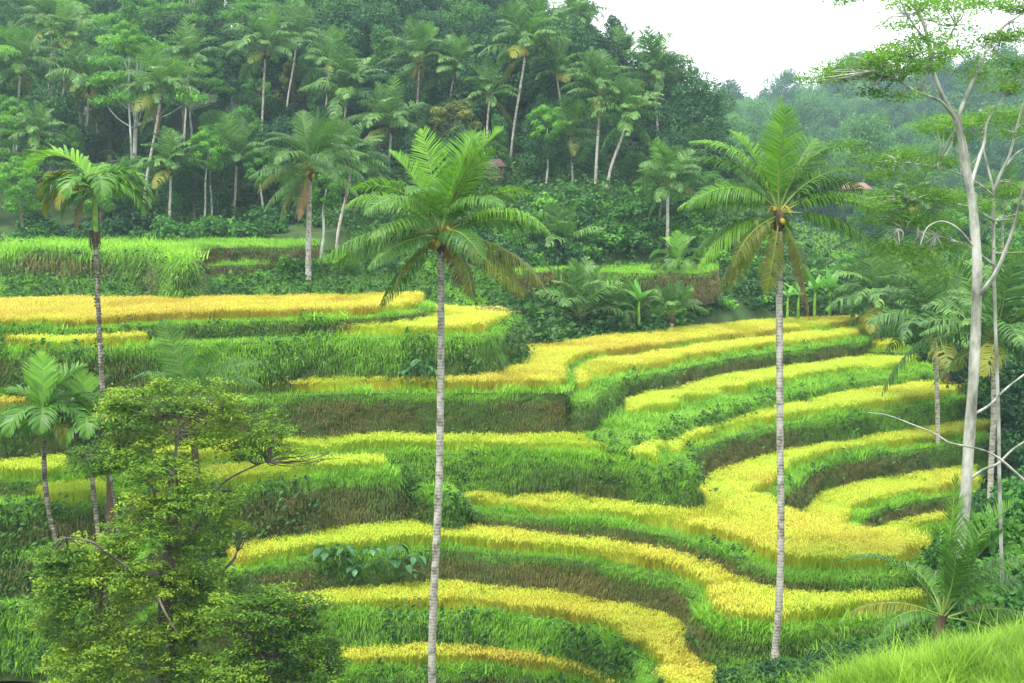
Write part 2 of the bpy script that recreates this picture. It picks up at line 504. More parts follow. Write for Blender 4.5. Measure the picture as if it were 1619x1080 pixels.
# ------------------------------------------------------------------ the land under and behind the terraces
CTRL = np.array([
 (0,0,-2.2),(-25,0,-3),(25,0,-3),(0,14,-9),(-20,14,-9),(15,14,-9),(0,28,-15),(-14,28,-14.5),(-30,30,-15),(0,40,-19),(-14,40,-18.3),(-25,45,-18),
 (9.5,30,-9.5),(12.5,31,-9.5),(7.2,28.5,-9.7),(16,30,-9.4),(20,36,-12),(10.5,36,-13),(6,35,-15.8),(4.4,30,-11.8),(12.5,40,-14.5),
 (8.5,47.2,-15.7),(5.5,47.2,-16.6),(11,47.5,-15.3),(14,48,-15.2),(8,44,-15.7),(11.5,43.5,-14.6),(3,47,-19),(17,50,-12.8),(21,56,-12.3),(18,60,-15),(0,50,-21),
 (-30,50,-18),(-15,50,-19.5),(10,54,-18.5),(-30,60,-16.5),(-15,60,-18),(0,60,-19.5),(12,62,-19),(20,66,-19.5),(28,66,-20),
 (-35,70,-12.5),(-15,70,-13),(0,70,-14),(12,76,-15.5),(25,80,-17.5),(36,78,-19),(33,90,-16),(28,100,-13),(38,105,-14),
 (-35,79,-6.2),(-18,81,-6.0),(-6,82,-6.1),(-35,88,-5.75),(-20,89,-5.7),(-12,92,-5.5),(-6,92,-6.0),(-16,97,-5.0),(-11,97,-4.9),
 (2,85,-9.0),(4,90,-8.9),(10,97,-8.9),(18,103,-8.8),(25,108,-9.0),(5,100,-7.2),(12,105,-6.6),(1,96,-7),
 (-60,104,-3.6),(-34,104,-3.4),(-22,108,-3.2),(-14,104,-3.4),(-5,104,-4.2),(4,109,-4.8),(13,109,-4.9),(16,116,-4),
 (-58,125,-2.8),(-35,126,-2.6),(-16,124,-1.8),(-4,118,-1.2),(3,118,-.4),(9,118,-.2),(16,120,-.5),(22,120,-4),
 (-62,165,8),(-40,165,9),(-20,165,9),(0,160,8.5),(12,155,7),(20,155,3),(30,150,-7),
 (-75,220,24),(-45,220,26),(-15,212,25),(6,200,19),(16,190,12),(23,185,1),(30,180,-8),(-45,270,32),(-5,260,26),(20,250,10),
 (45,150,-11),(40,125,-12),(60,200,-9),(46,212,-4.6),(40,212,-4.6),(52,216,-4.4),(46,224,-3.5),(60,280,-8),(85,300,-6),(100,230,-7),(60,120,-12),
 (65,380,-3),(110,380,3),(150,380,7),(55,450,1),(75,450,6),(100,455,13),(150,460,20),(220,470,40),(0,480,20),(-60,500,34),(100,600,30),(250,640,50),(-200,300,38),(-200,120,2),(-300,600,50),
 (-120,60,-14),(120,60,-17),(150,150,-10),(300,300,20),(500,500,50),(0,900,45),(-400,900,60),(500,900,60),(-200,0,-6),(200,0,-8)], float)
def _rbf(C):
    n = len(C)
    A = np.zeros((n + 3, n + 3))
    A[:n, :n] = np.linalg.norm(C[:, None, :2] - C[None, :, :2], axis=2)
    A[:n, n] = 1; A[:n, n + 1:] = C[:, :2]; A[n:, :n] = A[:n, n:].T
    return np.linalg.solve(A, np.concatenate([C[:, 2], [0, 0, 0]]))
_W = _rbf(CTRL)
def ground_raw(x, y):
    x = np.asarray(x, float).ravel(); y = np.asarray(y, float).ravel()
    d = np.sqrt((x[:, None] - CTRL[None, :, 0]) ** 2 + (y[:, None] - CTRL[None, :, 1]) ** 2)
    n = len(CTRL)
    z = d @ _W[:n] + _W[n] + _W[n + 1] * x + _W[n + 2] * y
    z += (fbm(x * .25, y * .25, 5) - .5) * .5 * smooth(20, 90, y)
    return z + CZ
def terr_cap(x, y, z):
    """the land stays below the fields that lie on it"""
    lo = np.full(len(x), 1e9)
    for t in TL:
        k = pip(x, y, t.poly)
        lo = np.where(k, np.minimum(lo, t.z - min(t.wh, 1.5)), lo)
        kk = (seg_dist(x, y, t.front) < 1.2) & ~k
        lo = np.where(kk, np.minimum(lo, t.z - t.wh * .92), lo)
    return np.minimum(z, lo)
def ground(x, y):
    x = np.atleast_1d(np.asarray(x, float)); y = np.atleast_1d(np.asarray(y, float))
    z = ground_raw(x, y)
    k = (y > 38) & (y < 120)
    if k.any():
        z[k] = terr_cap(x[k], y[k], z[k])
    return z
def gz(x, y):
    return float(ground([x], [y])[0])

gx = np.concatenate([np.linspace(-700, -90, 26)[:-1], np.arange(-90, 90, 1.25), np.linspace(90, 700, 26)])
gy = np.concatenate([np.arange(-30, 24, 3), np.arange(24, 130, .9), np.arange(130, 260, 2.2), np.linspace(260, 1000, 60)])
GX, GY = np.meshgrid(gx, gy)
GZ = ground(GX.ravel(), GY.ravel())
ny, nx = GX.shape
ii = (np.arange(ny - 1)[:, None] * nx + np.arange(nx - 1)[None, :]).ravel()
M_land = noise_mat('valley_ground', [(.022, .026, .012), (.03, .055, .016), (.045, .09, .022), (.06, .05, .03)], .5, 8, bump=.5)
land = MB().add(np.column_stack([GX.ravel(), GY.ravel(), GZ]), np.stack([ii, ii + 1, ii + nx + 1, ii + nx], 1))
tag(link('terrain', land.mesh('terrain', M_land, True)), 'valley floor and hillsides', None, kind='structure')

# ------------------------------------------------------------------ rice and grass tufts
def blades(n, r, h, spread, lean, width, droop, segs=2, tint=(.3, .7), hv=.25, top=1.0, base=0.0):
    """n grass blades of one tuft, bending outwards"""
    mb = MB()
    for i in range(n):
        a = r.uniform(0, 2 * np.pi); o = np.array([math.cos(a), math.sin(a), 0]) ; side = np.array([-o[1], o[0], 0])
        p0 = np.array([r.normal() * spread, r.normal() * spread, base])
        hh = h * (1 + r.uniform(-hv, hv)); ln = lean * r.uniform(.3, 1.2)
        pts = []
        for s in range(segs + 1):
            q = s / segs
            pts.append(p0 + o * (ln * hh * q + droop * hh * q * q) + np.array([0, 0, hh * q * (1 - droop * .45 * q)]) * top)
        w = [width * (1 - .15 * s) for s in range(segs)] 
        V = []
        for s in range(segs):
            V += [pts[s] - side * w[s] / 2, pts[s] + side * w[s] / 2]
        V.append(pts[-1])
        F4 = [[2 * s, 2 * s + 1, 2 * s + 3, 2 * s + 2] for s in range(segs - 1)]
        F = ([np.array(F4)] if F4 else []) + [np.array([[2 * segs - 2, 2 * segs - 1, 2 * segs]])]
        mb.add(V, F, 0, r.uniform(*tint))
    return mb

def rice_tuft(r):
    mb = blades(18, r, .68, .085, .22, .016, .25, 2, (.25, .8))
    for i in range(15):                       # the hanging ears of ripe grain
        a = r.uniform(0, 2 * np.pi); o = np.array([math.cos(a), math.sin(a), 0]); side = np.array([-o[1], o[0], 0])
        p = np.array([r.normal() * .09, r.normal() * .09, r.uniform(.50, .66)]) + o * .04
        pts = [p, p + o * .05 + [0, 0, .05], p + o * .10 + [0, 0, .03], p + o * .13 + [0, 0, -.05]]
        V = []
        for q, w in zip(pts, (.008, .020, .024, .008)):
            V += [q - side * w / 2, q + side * w / 2]
        mb.add(V, np.array([[0, 1, 3, 2], [2, 3, 5, 4], [4, 5, 7, 6]]), 1, r.uniform(.3, .7))
    return mb

def bank_tuft(r, n=18, L=.24, w=.019):
    """grass that leans out of a wall along +X and hangs"""
    mb = MB()
    for i in range(n):
        a = r.normal() * .75; o = np.array([math.cos(a), math.sin(a), 0]); side = np.array([-o[1], o[0], 0])
        p0 = np.array([-.03, r.normal() * .12, r.normal() * .10]); l = L * r.uniform(.55, 1.25); up = r.uniform(-.1, .75)
        pts = [p0, p0 + o * l * .35 + [0, 0, l * .35 * up], p0 + o * l * .62 + [0, 0, l * (.3 * up - .22)], p0 + o * l * .72 + [0, 0, l * (.1 * up - .6)]]
        V = []
        for q, ww in zip(pts[:3], (w, w, w * .75)):
            V += [q - side * ww / 2, q + side * ww / 2]
        V.append(pts[3])
        mb.add(V, [np.array([[0, 1, 3, 2], [2, 3, 5, 4]]), np.array([[4, 5, 6]])], 0, r.uniform(.25, .75))
    return mb

def herb_tuft(r, n=14, s=.16):
    """a small broad-leaved herb"""
    C = r.normal(size=(n, 3)) * [.16, .16, .10] + [0, 0, .16]; N = unit(r.normal(size=(n, 3)) * .6 + [0, 0, 1])
    V, F = leaf_cards(C, N, r.uniform(.6, 1.3, n) * s, r, .6)
    return MB().add(V, F, 0, np.repeat(r.uniform(.2, .8, n), 4))

M_rice_leaf = leaf_mat('rice_leaf', [(.40, .33, .028), (.47, .48, .034), (.42, .55, .03), (.23, .46, .022)], .3, inst=1.0, objrand=.2, tintw=.5)
M_rice_ear = leaf_mat('rice_ear', [(.52, .43, .055), (.55, .55, .055), (.50, .62, .05), (.35, .56, .038)], .3, inst=.8, objrand=.15, tintw=.6)
M_verge = leaf_mat('verge_grass', [(.10, .26, .02), (.18, .42, .028), (.30, .56, .04)], .4, inst=.7, objrand=.25)
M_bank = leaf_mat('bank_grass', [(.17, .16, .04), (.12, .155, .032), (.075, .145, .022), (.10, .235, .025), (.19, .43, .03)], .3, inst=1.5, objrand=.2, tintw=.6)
M_tall = leaf_mat('tall_grass', [(.12, .24, .02), (.22, .42, .03), (.34, .54, .045)], .4, inst=.7, objrand=.3)
M_herb = leaf_mat('herb_leaf', [(.025, .07, .015), (.045, .13, .022), (.08, .20, .03)], .3, inst=.8, objrand=.3)

r0 = np.random.default_rng(3)
for i in range(4):
    template('rice_tuft%d' % i, rice_tuft(r0), [M_rice_leaf, M_rice_ear])
    template('verge_tuft%d' % i, blades(16, r0, .20, .10, .5, .022, .5, 2, (.2, .8), .35), [M_verge])
    template('bank_tuft%d' % i, bank_tuft(r0), [M_bank])
    template('tall_tuft%d' % i, blades(18, r0, .95, .10, .25, .016, .45, 3, (.1, .9), .3), [M_tall])
    template('herb_tuft%d' % i, herb_tuft(r0), [M_herb])
RICE = ['rice_tuft%d' % i for i in range(4)]; VERGE = ['verge_tuft%d' % i for i in range(4)]; BANK = ['bank_tuft%d' % i for i in range(4)]
TALL = ['tall_tuft%d' % i for i in range(4)]; HERB = ['herb_tuft%d' % i for i in range(4)]

def in_view(x, y, z, m=70):
    u, v = to_px(x, y, z)
    return (u > -m) & (u < 1619 + m) & (v > -m) & (v < 1080 + m)

RICE_LABEL = {
 'T1': 'deep golden ripe rice on the highest terrace at upper left', 'T2': 'yellow ripe rice strips on the terrace just below the highest left field',
 'T3': 'long yellow rice field sweeping from the middle terrace up to the far right edge', 'R1': 'narrow yellow rice strip directly under the far right upper field',
 'R1b': 'tiny yellow rice patch at the far right end beside the dark palm', 'R2': 'greenish rice strip on the lush sloping terrace at right',
 'R3': 'thin yellow green rice band above the brown wall at right', 'T4': 'thin unripe green and brown rice strip on the central terrace',
 'T4b': 'thin greenish rice strip behind the big left tree', 'T5': 'broad golden rice field filling the lower right terrace and its curved arm',
 'R5': 'yellow green rice in the hollow terrace behind the broad golden field', 'R6': 'small sliver of rice beside the young coconut palm',
 'T6': 'S curved yellow rice band below the broad golden field', 'T7': 'yellow green rice on the bottom centre terrace', 'T8': 'lowest rice strip along the bottom edge'}
verge_P, verge_R, verge_S, verge_I = [], [], [], []
herb_P, herb_R, herb_S, herb_I = [], [], [], []
for t in TL:
    lo, hi = t.poly.min(0), t.poly.max(0)
    D = (t.poly[:, 1].min() + t.poly[:, 1].max()) / 2
    if t.rr:
        step = .172 + .0010 * (D - 50)
        xs = np.arange(lo[0], hi[0], step); ys = np.arange(lo[1], hi[1], step)
        X, Y = np.meshgrid(xs, ys); X = X.ravel(); Y = Y.ravel()
        X = X + rng.uniform(-.4, .4, len(X)) * step; Y = Y + rng.uniform(-.4, .4, len(Y)) * step
        k = in_view(X, Y, t.z + .3); X, Y = X[k], Y[k]
        k = pip(X, Y, t.poly); X, Y = X[k], Y[k]
        u, v = to_px(X, Y, t.z)
        k = np.zeros(len(X), bool)
        wob = (vnoise(X * .7, Y * .7, 31) - .5)
        for a, b in t.rr:
            k |= (u > a + wob * 14) & (u < b + wob * 14)
        dist = seg_dist(X, Y, t.front)
        k &= dist > t.ledge * (1 + wob * .5)
        if t.front2 is not None:
            k &= seg_dist(X, Y, t.front2) > .85
        k &= ~covered(X, Y, t.z, .30)
        k &= rng.random(len(X)) > .03
        X, Y, dist = X[k], Y[k], dist[k]
        n = len(X)
        patch = fbm(X * .16 + 7, Y * .16, 23, 3); fine = vnoise(X * 1.3, Y * 1.3, 9)
        it = np.clip(t.green + (patch - .5) * 1.1 + (fine - .5) * .35 + rng.normal(size=n) * .05 + .50, 0, 1)
        sz = rng.uniform(.88, 1.12, n) * (.9 + .2 * vnoise(X * .5, Y * .5, 4))
        lodge = smooth(.66, .78, vnoise(X * .45 + 3, Y * .45, 53)) * .55; la = vnoise(X * .1, Y * .1, 59) * 12
        sz *= np.where(vnoise(X * 2.2, Y * 2.2, 63) > .86, .72, 1)
        rot = np.column_stack([rng.normal(size=n) * .12 + lodge * np.cos(la), rng.normal(size=n) * .12 + lodge * np.sin(la), np.zeros(n)])
        rot[:, 2] = np.where(lodge > .1, 0, rng.uniform(0, 6.28, n))
        scatter('rice_field', np.column_stack([X, Y, np.full(n, t.z)]), rot, sz, it, RICE, RICE_LABEL[t.key], 'rice field')
        print('rice', t.key, n)
    # short grass on the trodden rim
    step = .20 if D < 75 else .27
    xs = np.arange(lo[0], hi[0], step); ys = np.arange(lo[1], hi[1], step)
    X, Y = np.meshgrid(xs, ys); X = X.ravel() + rng.uniform(-.5, .5, X.size) * step; Y = Y.ravel() + rng.uniform(-.5, .5, Y.size) * step
    k = in_view(X, Y, t.z, 20); X, Y = X[k], Y[k]
    k = pip(X, Y, t.poly); X, Y = X[k], Y[k]
    u, v = to_px(X, Y, t.z)
    dist = seg_dist(X, Y, t.front)
    if t.front2 is not None:
        dist = np.minimum(dist, seg_dist(X, Y, t.front2))
    k = np.zeros(len(X), bool)
    if t.rr:
        inr = np.zeros(len(X), bool)
        for a, b in t.rr:
            inr |= (u > a) & (u < b)
        k = (dist < t.ledge + .15) | ~inr
    else:
        k[:] = True
    k &= ~covered(X, Y, t.z, .1)
    X, Y, dist = X[k], Y[k], dist[k]; n = len(X)
    verge_P.append(np.column_stack([X, Y, np.full(n, t.z)])); verge_S.append((1.7 if t.key == 'B1' else 1.0) * rng.uniform(.6, 1.25, n) * (1 + .9 * (vnoise(X * .8, Y * .8, 77) > .62)))
    verge_R.append(np.column_stack([rng.normal(size=n) * .15, rng.normal(size=n) * .15, rng.uniform(0, 6.28, n)]))
    verge_I.append(np.clip(.5 + (fbm(X * .4, Y * .4, 41) - .5) * 1.4 + rng.normal(size=n) * .08 + (.2 if t.key == 'B1' else 0), 0, 1))

# ------------------------------------------------------------------ grass hanging on the walls
bP, bR, bS, bI = [], [], [], []
for t in TL:
    for L in (t.front, t.front2):
        if L is None: continue
        ln = np.linalg.norm(np.diff(L, axis=0), axis=1).sum()
        D = L[:, 1].mean()
        dens = 105 if D < 66 else (76 if D < 84 else 48)
        n = int(ln * (t.wh + .2) * dens)
        s = rng.uniform(0, len(L) - 1.001, n); i = s.astype(int); f = (s - i)[:, None]
        P = L[i] * (1 - f) + L[i + 1] * f
        tg = unit(L[i + 1] - L[i])
        # outward: to the right of a left-to-right rim seen from the camera when the field lies behind it
        nor = np.stack([tg[:, 1], -tg[:, 0]], 1)
        probe = pip(P[:, 0] + nor[:, 0] * .2, P[:, 1] + nor[:, 1] * .2, t.poly)
        nor[probe] *= -1
        q = rng.random(n) ** .85
        q[rng.random(n) < .10] *= .1
        h = q * (t.wh + .15)
        bul = (fbm(P[:, 0] * .9 + q * 3, P[:, 1] * .9 + q * 5, 11) - .5) * .5
        off = .02 + h * .16 + bul * np.clip(q * 6, 0, 1)
        X = P[:, 0] + nor[:, 0] * off; Y = P[:, 1] + nor[:, 1] * off; Z = t.z - h
        k = in_view(X, Y, Z, 30)
        # bare strips of earth
        u_, v_ = to_px(X, Y, Z)
        bare = fbm(s * .35 * .35 + t.z * 7, q * 1.6, 61, 3)
        lush = {0: .95, 1: .9, 2: 1.0, 3: .35}[t.wk]
        k &= rng.random(n) < np.clip(lush + (bare - .5) * 1.6 + (q < .12) * .4, .03, 1)
        cov = np.zeros(n, bool)
        for z in set(np.round([tt.z for tt in TL], 3)):
            kk = k & (Z < z - .05)
            if kk.any():
                pass
        # hidden inside a neighbour that is higher than this spot
        for tt in TL:
            if tt is t: continue
            kk = k & (Z < tt.z - .05)
            if kk.any():
                idx = np.nonzero(kk)[0]
                inside = pip(X[idx], Y[idx], tt.poly)
                k[idx[inside]] = False
        X, Y, Z, nor, q, s = X[k], Y[k], Z[k], nor[k], q[k], s[k]; n = len(X)
        az = np.arctan2(nor[:, 1], nor[:, 0]) + rng.normal(size=n) * .45
        base = {0: .62, 1: .63, 2: .74, 3: .45}[t.wk]
        pat = fbm(s * .35 * .16 + t.z * 3, q * .7 + 5, 71, 3)
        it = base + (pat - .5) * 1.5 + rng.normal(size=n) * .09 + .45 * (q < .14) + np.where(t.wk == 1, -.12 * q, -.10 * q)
        if t.key == 'T6': it += .4 * smooth(1090, 1150, to_px(X, Y, Z)[0])
        sz = rng.uniform(.65, 1.35, n) * ({0: .85, 1: .85, 2: 1.15, 3: .9}[t.wk]) * (1.9 if t.key == 'B1' else 1.7 if t.key[0] == 'B' else 1) * np.where(q < .12, .8, 1) * np.where(rng.random(n) < .01, 1.5, 1) * (.75 + .6 * fbm(X * .35, Y * .35, 29))
        bP.append(np.column_stack([X, Y, Z])); bR.append(np.column_stack([np.zeros(n), rng.normal(size=n) * .25, az])); bS.append(sz); bI.append(np.clip(it, 0, 1))
        kk = rng.random(n) < {0: .05, 1: .015, 2: .10, 3: .02}[t.wk]
        kk &= fbm(X * .3, Y * .3, 19) > .48
        m = kk.sum()
        if m:
            herb_P.append(np.column_stack([X, Y, Z])[kk]); herb_R.append(np.column_stack([np.zeros(m), np.full(m, .5), az[kk]])); herb_S.append(rng.uniform(.8, 1.9, m)); herb_I.append(rng.random(m))
nb = sum(map(len, bP))
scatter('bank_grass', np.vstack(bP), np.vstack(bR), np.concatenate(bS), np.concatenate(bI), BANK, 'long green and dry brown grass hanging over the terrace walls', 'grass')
print('bank', nb)
# ------------------------------------------------------------------ grass and herbs on open ground
def open_scatter(x0, x1, y0, y1, step, keep=None):
    X, Y = np.meshgrid(np.arange(x0, x1, step), np.arange(y0, y1, step)); X = X.ravel(); Y = Y.ravel()
    X = X + rng.uniform(-.5, .5, X.size) * step; Y = Y + rng.uniform(-.5, .5, Y.size) * step
    Z = ground(X, Y)
    k = in_view(X, Y, Z + .3, 40)
    if keep is not None:
        k &= keep(X, Y)
    X, Y, Z = X[k], Y[k], Z[k]
    c = np.zeros(len(X), bool)
    for t in TL:
        c |= pip(X, Y, t.poly)
    return X[~c], Y[~c], Z[~c]

# grassy strips behind the fields, the slope between the earth banks, the far meadow
X, Y, Z = open_scatter(-45, 0, 78, 110, .33, lambda x, y: fbm(x * .15, y * .15, 51) > .30)
n = len(X); verge_P.append(np.column_stack([X, Y, Z])); verge_S.append(rng.uniform(.9, 2.0, n)); verge_I.append(np.clip(.35 + (fbm(X * .3, Y * .3, 44) - .5) * 1.4, 0, 1))
verge_R.append(np.column_stack([rng.normal(size=n) * .2, rng.normal(size=n) * .2, rng.uniform(0, 6.28, n)]))
X, Y, Z = open_scatter(34, 62, 196, 228, .6)
n = len(X); verge_P.append(np.column_stack([X, Y, Z])); verge_S.append(rng.uniform(2.0, 3.2, n)); verge_I.append(np.full(n, .75))
verge_R.append(np.column_stack([np.zeros(n), np.zeros(n), rng.uniform(0, 6.28, n)]))
X, Y, Z = open_scatter(-26, 16, 37, 66, .32, lambda x, y: fbm(x * .2, y * .2, 57) > .35)
n = len(X); verge_P.append(np.column_stack([X, Y, Z])); verge_S.append(rng.uniform(1.0, 2.2, n)); verge_I.append(np.clip(.3 + (fbm(X * .3, Y * .3, 44) - .5) * 1.2, 0, 1))
verge_R.append(np.column_stack([rng.normal(size=n) * .25, rng.normal(size=n) * .25, rng.uniform(0, 6.28, n)]))
scatter('verge_grass', np.vstack(verge_P), np.vstack(verge_R), np.concatenate(verge_S), np.concatenate(verge_I), VERGE, 'short bright green grass on the terrace rims and open strips', 'grass')
print('verge', sum(map(len, verge_P)))

# herbs and creepers
for (x0, x1, y0, y1, st, sc) in ((-32, 6, 82, 126, .75, 2.4), (0, 32, 84, 126, .55, 3.2), (5, 20, 36, 50, .26, 1.3), (26, 75, 90, 230, 1.7, 4.6), (-45, 30, 108, 150, .95, 3.4), (-24, 2, 38, 60, .5, 1.8), (14, 34, 48, 90, .7, 2.2)):
    X, Y, Z = open_scatter(x0, x1, y0, y1, st)
    k = fbm(X * .2, Y * .2, 15) > (.2 if y0 > 100 else .34); X, Y, Z = X[k], Y[k], Z[k]; n = len(X)
    herb_P.append(np.column_stack([X, Y, Z + .02])); herb_S.append(rng.uniform(.6, 1.5, n) * sc * .8); herb_I.append(np.clip(fbm(X * .25, Y * .25, 91) + rng.normal(size=n) * .15, 0, 1))
    herb_R.append(np.column_stack([rng.normal(size=n) * .3, rng.normal(size=n) * .3, rng.uniform(0, 6.28, n)]))
scatter('ground_cover', np.vstack(herb_P), np.vstack(herb_R), np.concatenate(herb_S), np.concatenate(herb_I), HERB, 'low leafy herbs and creepers covering the banks and slopes', 'ground cover')
print('herb', sum(map(len, herb_P)))

# the tall grass of the near hummock
X, Y, Z = open_scatter(3.5, 18, 25, 37, .115, lambda x, y: (x > 5.7 + (34 - y) * .1) & (fbm(x * .5, y * .5, 14) > .30))
n = len(X)
scatter('tall_grass', np.column_stack([X, Y, Z - .05]), np.column_stack([rng.normal(size=n) * .16, rng.normal(size=n) * .16, rng.uniform(0, 6.28, n)]),
        rng.uniform(.4, 1.0, n) * (.25 + 1.3 * fbm(X * .8, Y * .8, 3) ** 1.3) * np.where(rng.random(n) < .03, 1.7, 1), np.clip(.5 + (fbm(X * .5, Y * .5, 8) - .5) * 1.6 + rng.normal(size=n) * .12, 0, 1), TALL, 'tall bright yellow green grass on the near hummock at lower right', 'grass')
print('tall', n)

# ------------------------------------------------------------------ palms
def bark_ring(name, c0, c1, c2, rings=9.0, bump=.6):
    m, t, out = new_mat(name); N, L = t.nodes, t.links
    tc = N.new('ShaderNodeTexCoord')
    nz = N.new('ShaderNodeTexNoise'); nz.inputs['Scale'].default_value = 5.0; nz.inputs['Detail'].default_value = 7
    L.new(tc.outputs['Object'], nz.inputs['Vector'])
    wv = N.new('ShaderNodeTexWave'); wv.bands_direction = 'Z'; wv.inputs['Scale'].default_value = rings / 6.28 * 2; wv.inputs['Distortion'].default_value = 1.6
    wv.inputs['Detail'].default_value = 3; wv.inputs['Detail Scale'].default_value = 2
    L.new(tc.outputs['Object'], wv.inputs['Vector'])
    ad = N.new('ShaderNodeMath'); ad.operation = 'MULTIPLY_ADD'; ad.inputs[1].default_value = .13
    L.new(wv.outputs['Fac'], ad.inputs[0]); L.new(nz.outputs[0], ad.inputs[2])
    cr = N.new('ShaderNodeValToRGB'); e = cr.color_ramp.elements; e.new(.5)
    for i, (p, c) in enumerate(((.38, c0), (.58, c1), (.85, c2))):
        e[i].position = p; e[i].color = (*c, 1)
    L.new(ad.outputs[0], cr.inputs[0])
    p = N.new('ShaderNodeBsdfPrincipled'); p.inputs['Roughness'].default_value = .9; p.inputs['Specular IOR Level'].default_value = .15
    bp = N.new('ShaderNodeBump'); bp.inputs['Strength'].default_value = bump; bp.inputs['Distance'].default_value = .03
    L.new(ad.outputs[0], bp.inputs['Height']); L.new(bp.outputs[0], p.inputs['Normal'])
    L.new(cr.outputs[0], p.inputs['Base Color']); L.new(p.outputs[0], out.inputs[0])
    return m

M_palm_bark = bark_ring('palm_bark', (.12, .11, .085), (.33, .315, .27), (.50, .48, .43))
M_palm_bark_far = bark_ring('weathered_palm_bark', (.17, .15, .12), (.40, .37, .31), (.54, .51, .45), 6)
M_areca_bark = bark_ring('mottled_palm_bark', (.045, .04, .03), (.16, .14, .11), (.42, .41, .36), 8)
M_crownshaft = noise_mat('green_crownshaft', [(.09, .20, .02), (.16, .32, .03), (.22, .38, .04)], 4, 4, rough=.5, bump=.1)
M_frond = leaf_mat('palm_frond', [(.042, .12, .018), (.08, .22, .024), (.15, .35, .034)], .38, rough=.45, objrand=.5, spec=.4)
M_frond_bright = leaf_mat('bright_palm_frond', [(.075, .22, .018), (.15, .36, .022), (.25, .50, .03)], .42, rough=.42, objrand=.4, spec=.4)
M_frond_old = leaf_mat('yellowing_palm_frond', [(.09, .13, .02), (.18, .22, .028), (.30, .28, .03)], .38, rough=.5, objrand=.5)
M_frond_dry = leaf_mat('dry_palm_frond', [(.13, .075, .035), (.24, .14, .06), (.30, .20, .09)], .25, rough=.8, objrand=.4)
M_frond_far = leaf_mat('forest_palm_frond', [(.04, .115, .026), (.085, .205, .038), (.18, .36, .065)], .35, rough=.5, objrand=.6, spec=.35)
M_rachis = noise_mat('frond_midrib', [(.12, .20, .04), (.22, .30, .07)], 3, 3, rough=.5, bump=0)
M_coconut = noise_mat('coconut_husk', [(.10, .15, .02), (.24, .22, .03), (.36, .26, .03)], 2.5, 4, rough=.45, bump=.1)
M_fibre = noise_mat('dark_palm_fibre', [(.03, .022, .014), (.08, .055, .035), (.15, .11, .07)], 7, 6, bump=.8, stretch=(1, 1, .25))
M_flower = noise_mat('palm_flower_stalk', [(.40, .22, .03), (.55, .36, .05), (.60, .46, .10)], 6, 4, bump=.2)

def frond_mesh(name, elev, bend, nleaf, mat, seed, L=1.0, leaf=.30, width=.016, hang=.5, vee=.35, t0=.16, sweep=.55, twist=0.0, curl=0.0, ragged=0.0):
    """one feather leaf of length L along +X: elev is the angle it leaves the crown at, bend how far it arches over"""
    r = np.random.default_rng(seed)
    n = 22; q = np.linspace(0, 1, n)
    ang = np.radians(elev - bend * q ** 1.35)
    dx = np.cos(ang) * L / (n - 1); dz = np.sin(ang) * L / (n - 1)
    P = np.column_stack([np.concatenate([[0], np.cumsum(dx[:-1])]), curl * L * q ** 2, np.concatenate([[0], np.cumsum(dz[:-1])])])
    mb = MB()
    V, F = tube(P[::2], np.linspace(.011, .002, 11) * L / 1.0, 4)
    mb.add(V, F, 1, .5)
    tt = np.linspace(t0, .995, nleaf)
    for side in (-1, 1):
        t = np.clip(tt + r.normal(size=nleaf) * .004, t0, 1)
        keep = r.random(nleaf) > ragged
        t = t[keep]; m = len(t)
        C = np.stack([np.interp(t, q, P[:, k]) for k in range(3)], 1)
        a = np.radians(np.interp(t, q, np.degrees(ang)))
        T = np.stack([np.cos(a), 2 * curl * t, np.sin(a)], 1); T = unit(T)
        Nn = np.stack([-np.sin(a), np.zeros(m), np.cos(a)], 1)
        tw = twist * t
        S = np.tile([0, side, 0], (m, 1)).astype(float)
        S2 = S * np.cos(tw)[:, None] + Nn * np.sin(tw * side)[:, None] * 1.0
        ll = leaf * L * (np.sin(np.clip((t - t0) / (1 - t0) * 2.6 + .5, 0, 3.1)) * .85 + .15) * r.uniform(.85, 1.1, m)
        fw = sweep + .9 * np.clip(t - .75, 0, 1) * 2.5
        d = unit(T * fw[:, None] + S2 * 1.0 + Nn * vee + r.normal(size=(m, 3)) * .07)
        g = np.array([0, 0, -1.0])
        d2 = unit(d + g * hang * r.uniform(.6, 1.4, (m, 1)))
        d3 = unit(d2 + g * hang * 1.1)
        w = width * L
        W = unit(np.cross(d, np.cross(T, d) + 1e-6)) ; W = unit(T - d * np.sum(T * d, 1)[:, None])
        p0 = C; p1 = C + d * (ll * .4)[:, None]; p2 = p1 + d2 * (ll * .35)[:, None]; p3 = p2 + d3 * (ll * .25)[:, None]
        Vv = np.stack([p0 - W * w * .4, p0 + W * w * .4, p1 - W * w * .5, p1 + W * w * .5, p2 - W * w * .38, p2 + W * w * .38, p3], 1).reshape(-1, 3)
        i = np.arange(m)[:, None] * 7
        F4 = np.concatenate([i + [0, 1, 3, 2], i + [2, 3, 5, 4]], 0); F3 = i + [4, 5, 6]
        mb.add(Vv, [F4, F3], 0, np.repeat(np.clip(.45 + r.normal(size=m) * .2, 0, 1), 7))
    return mb.mesh(name, [mat, M_rachis])

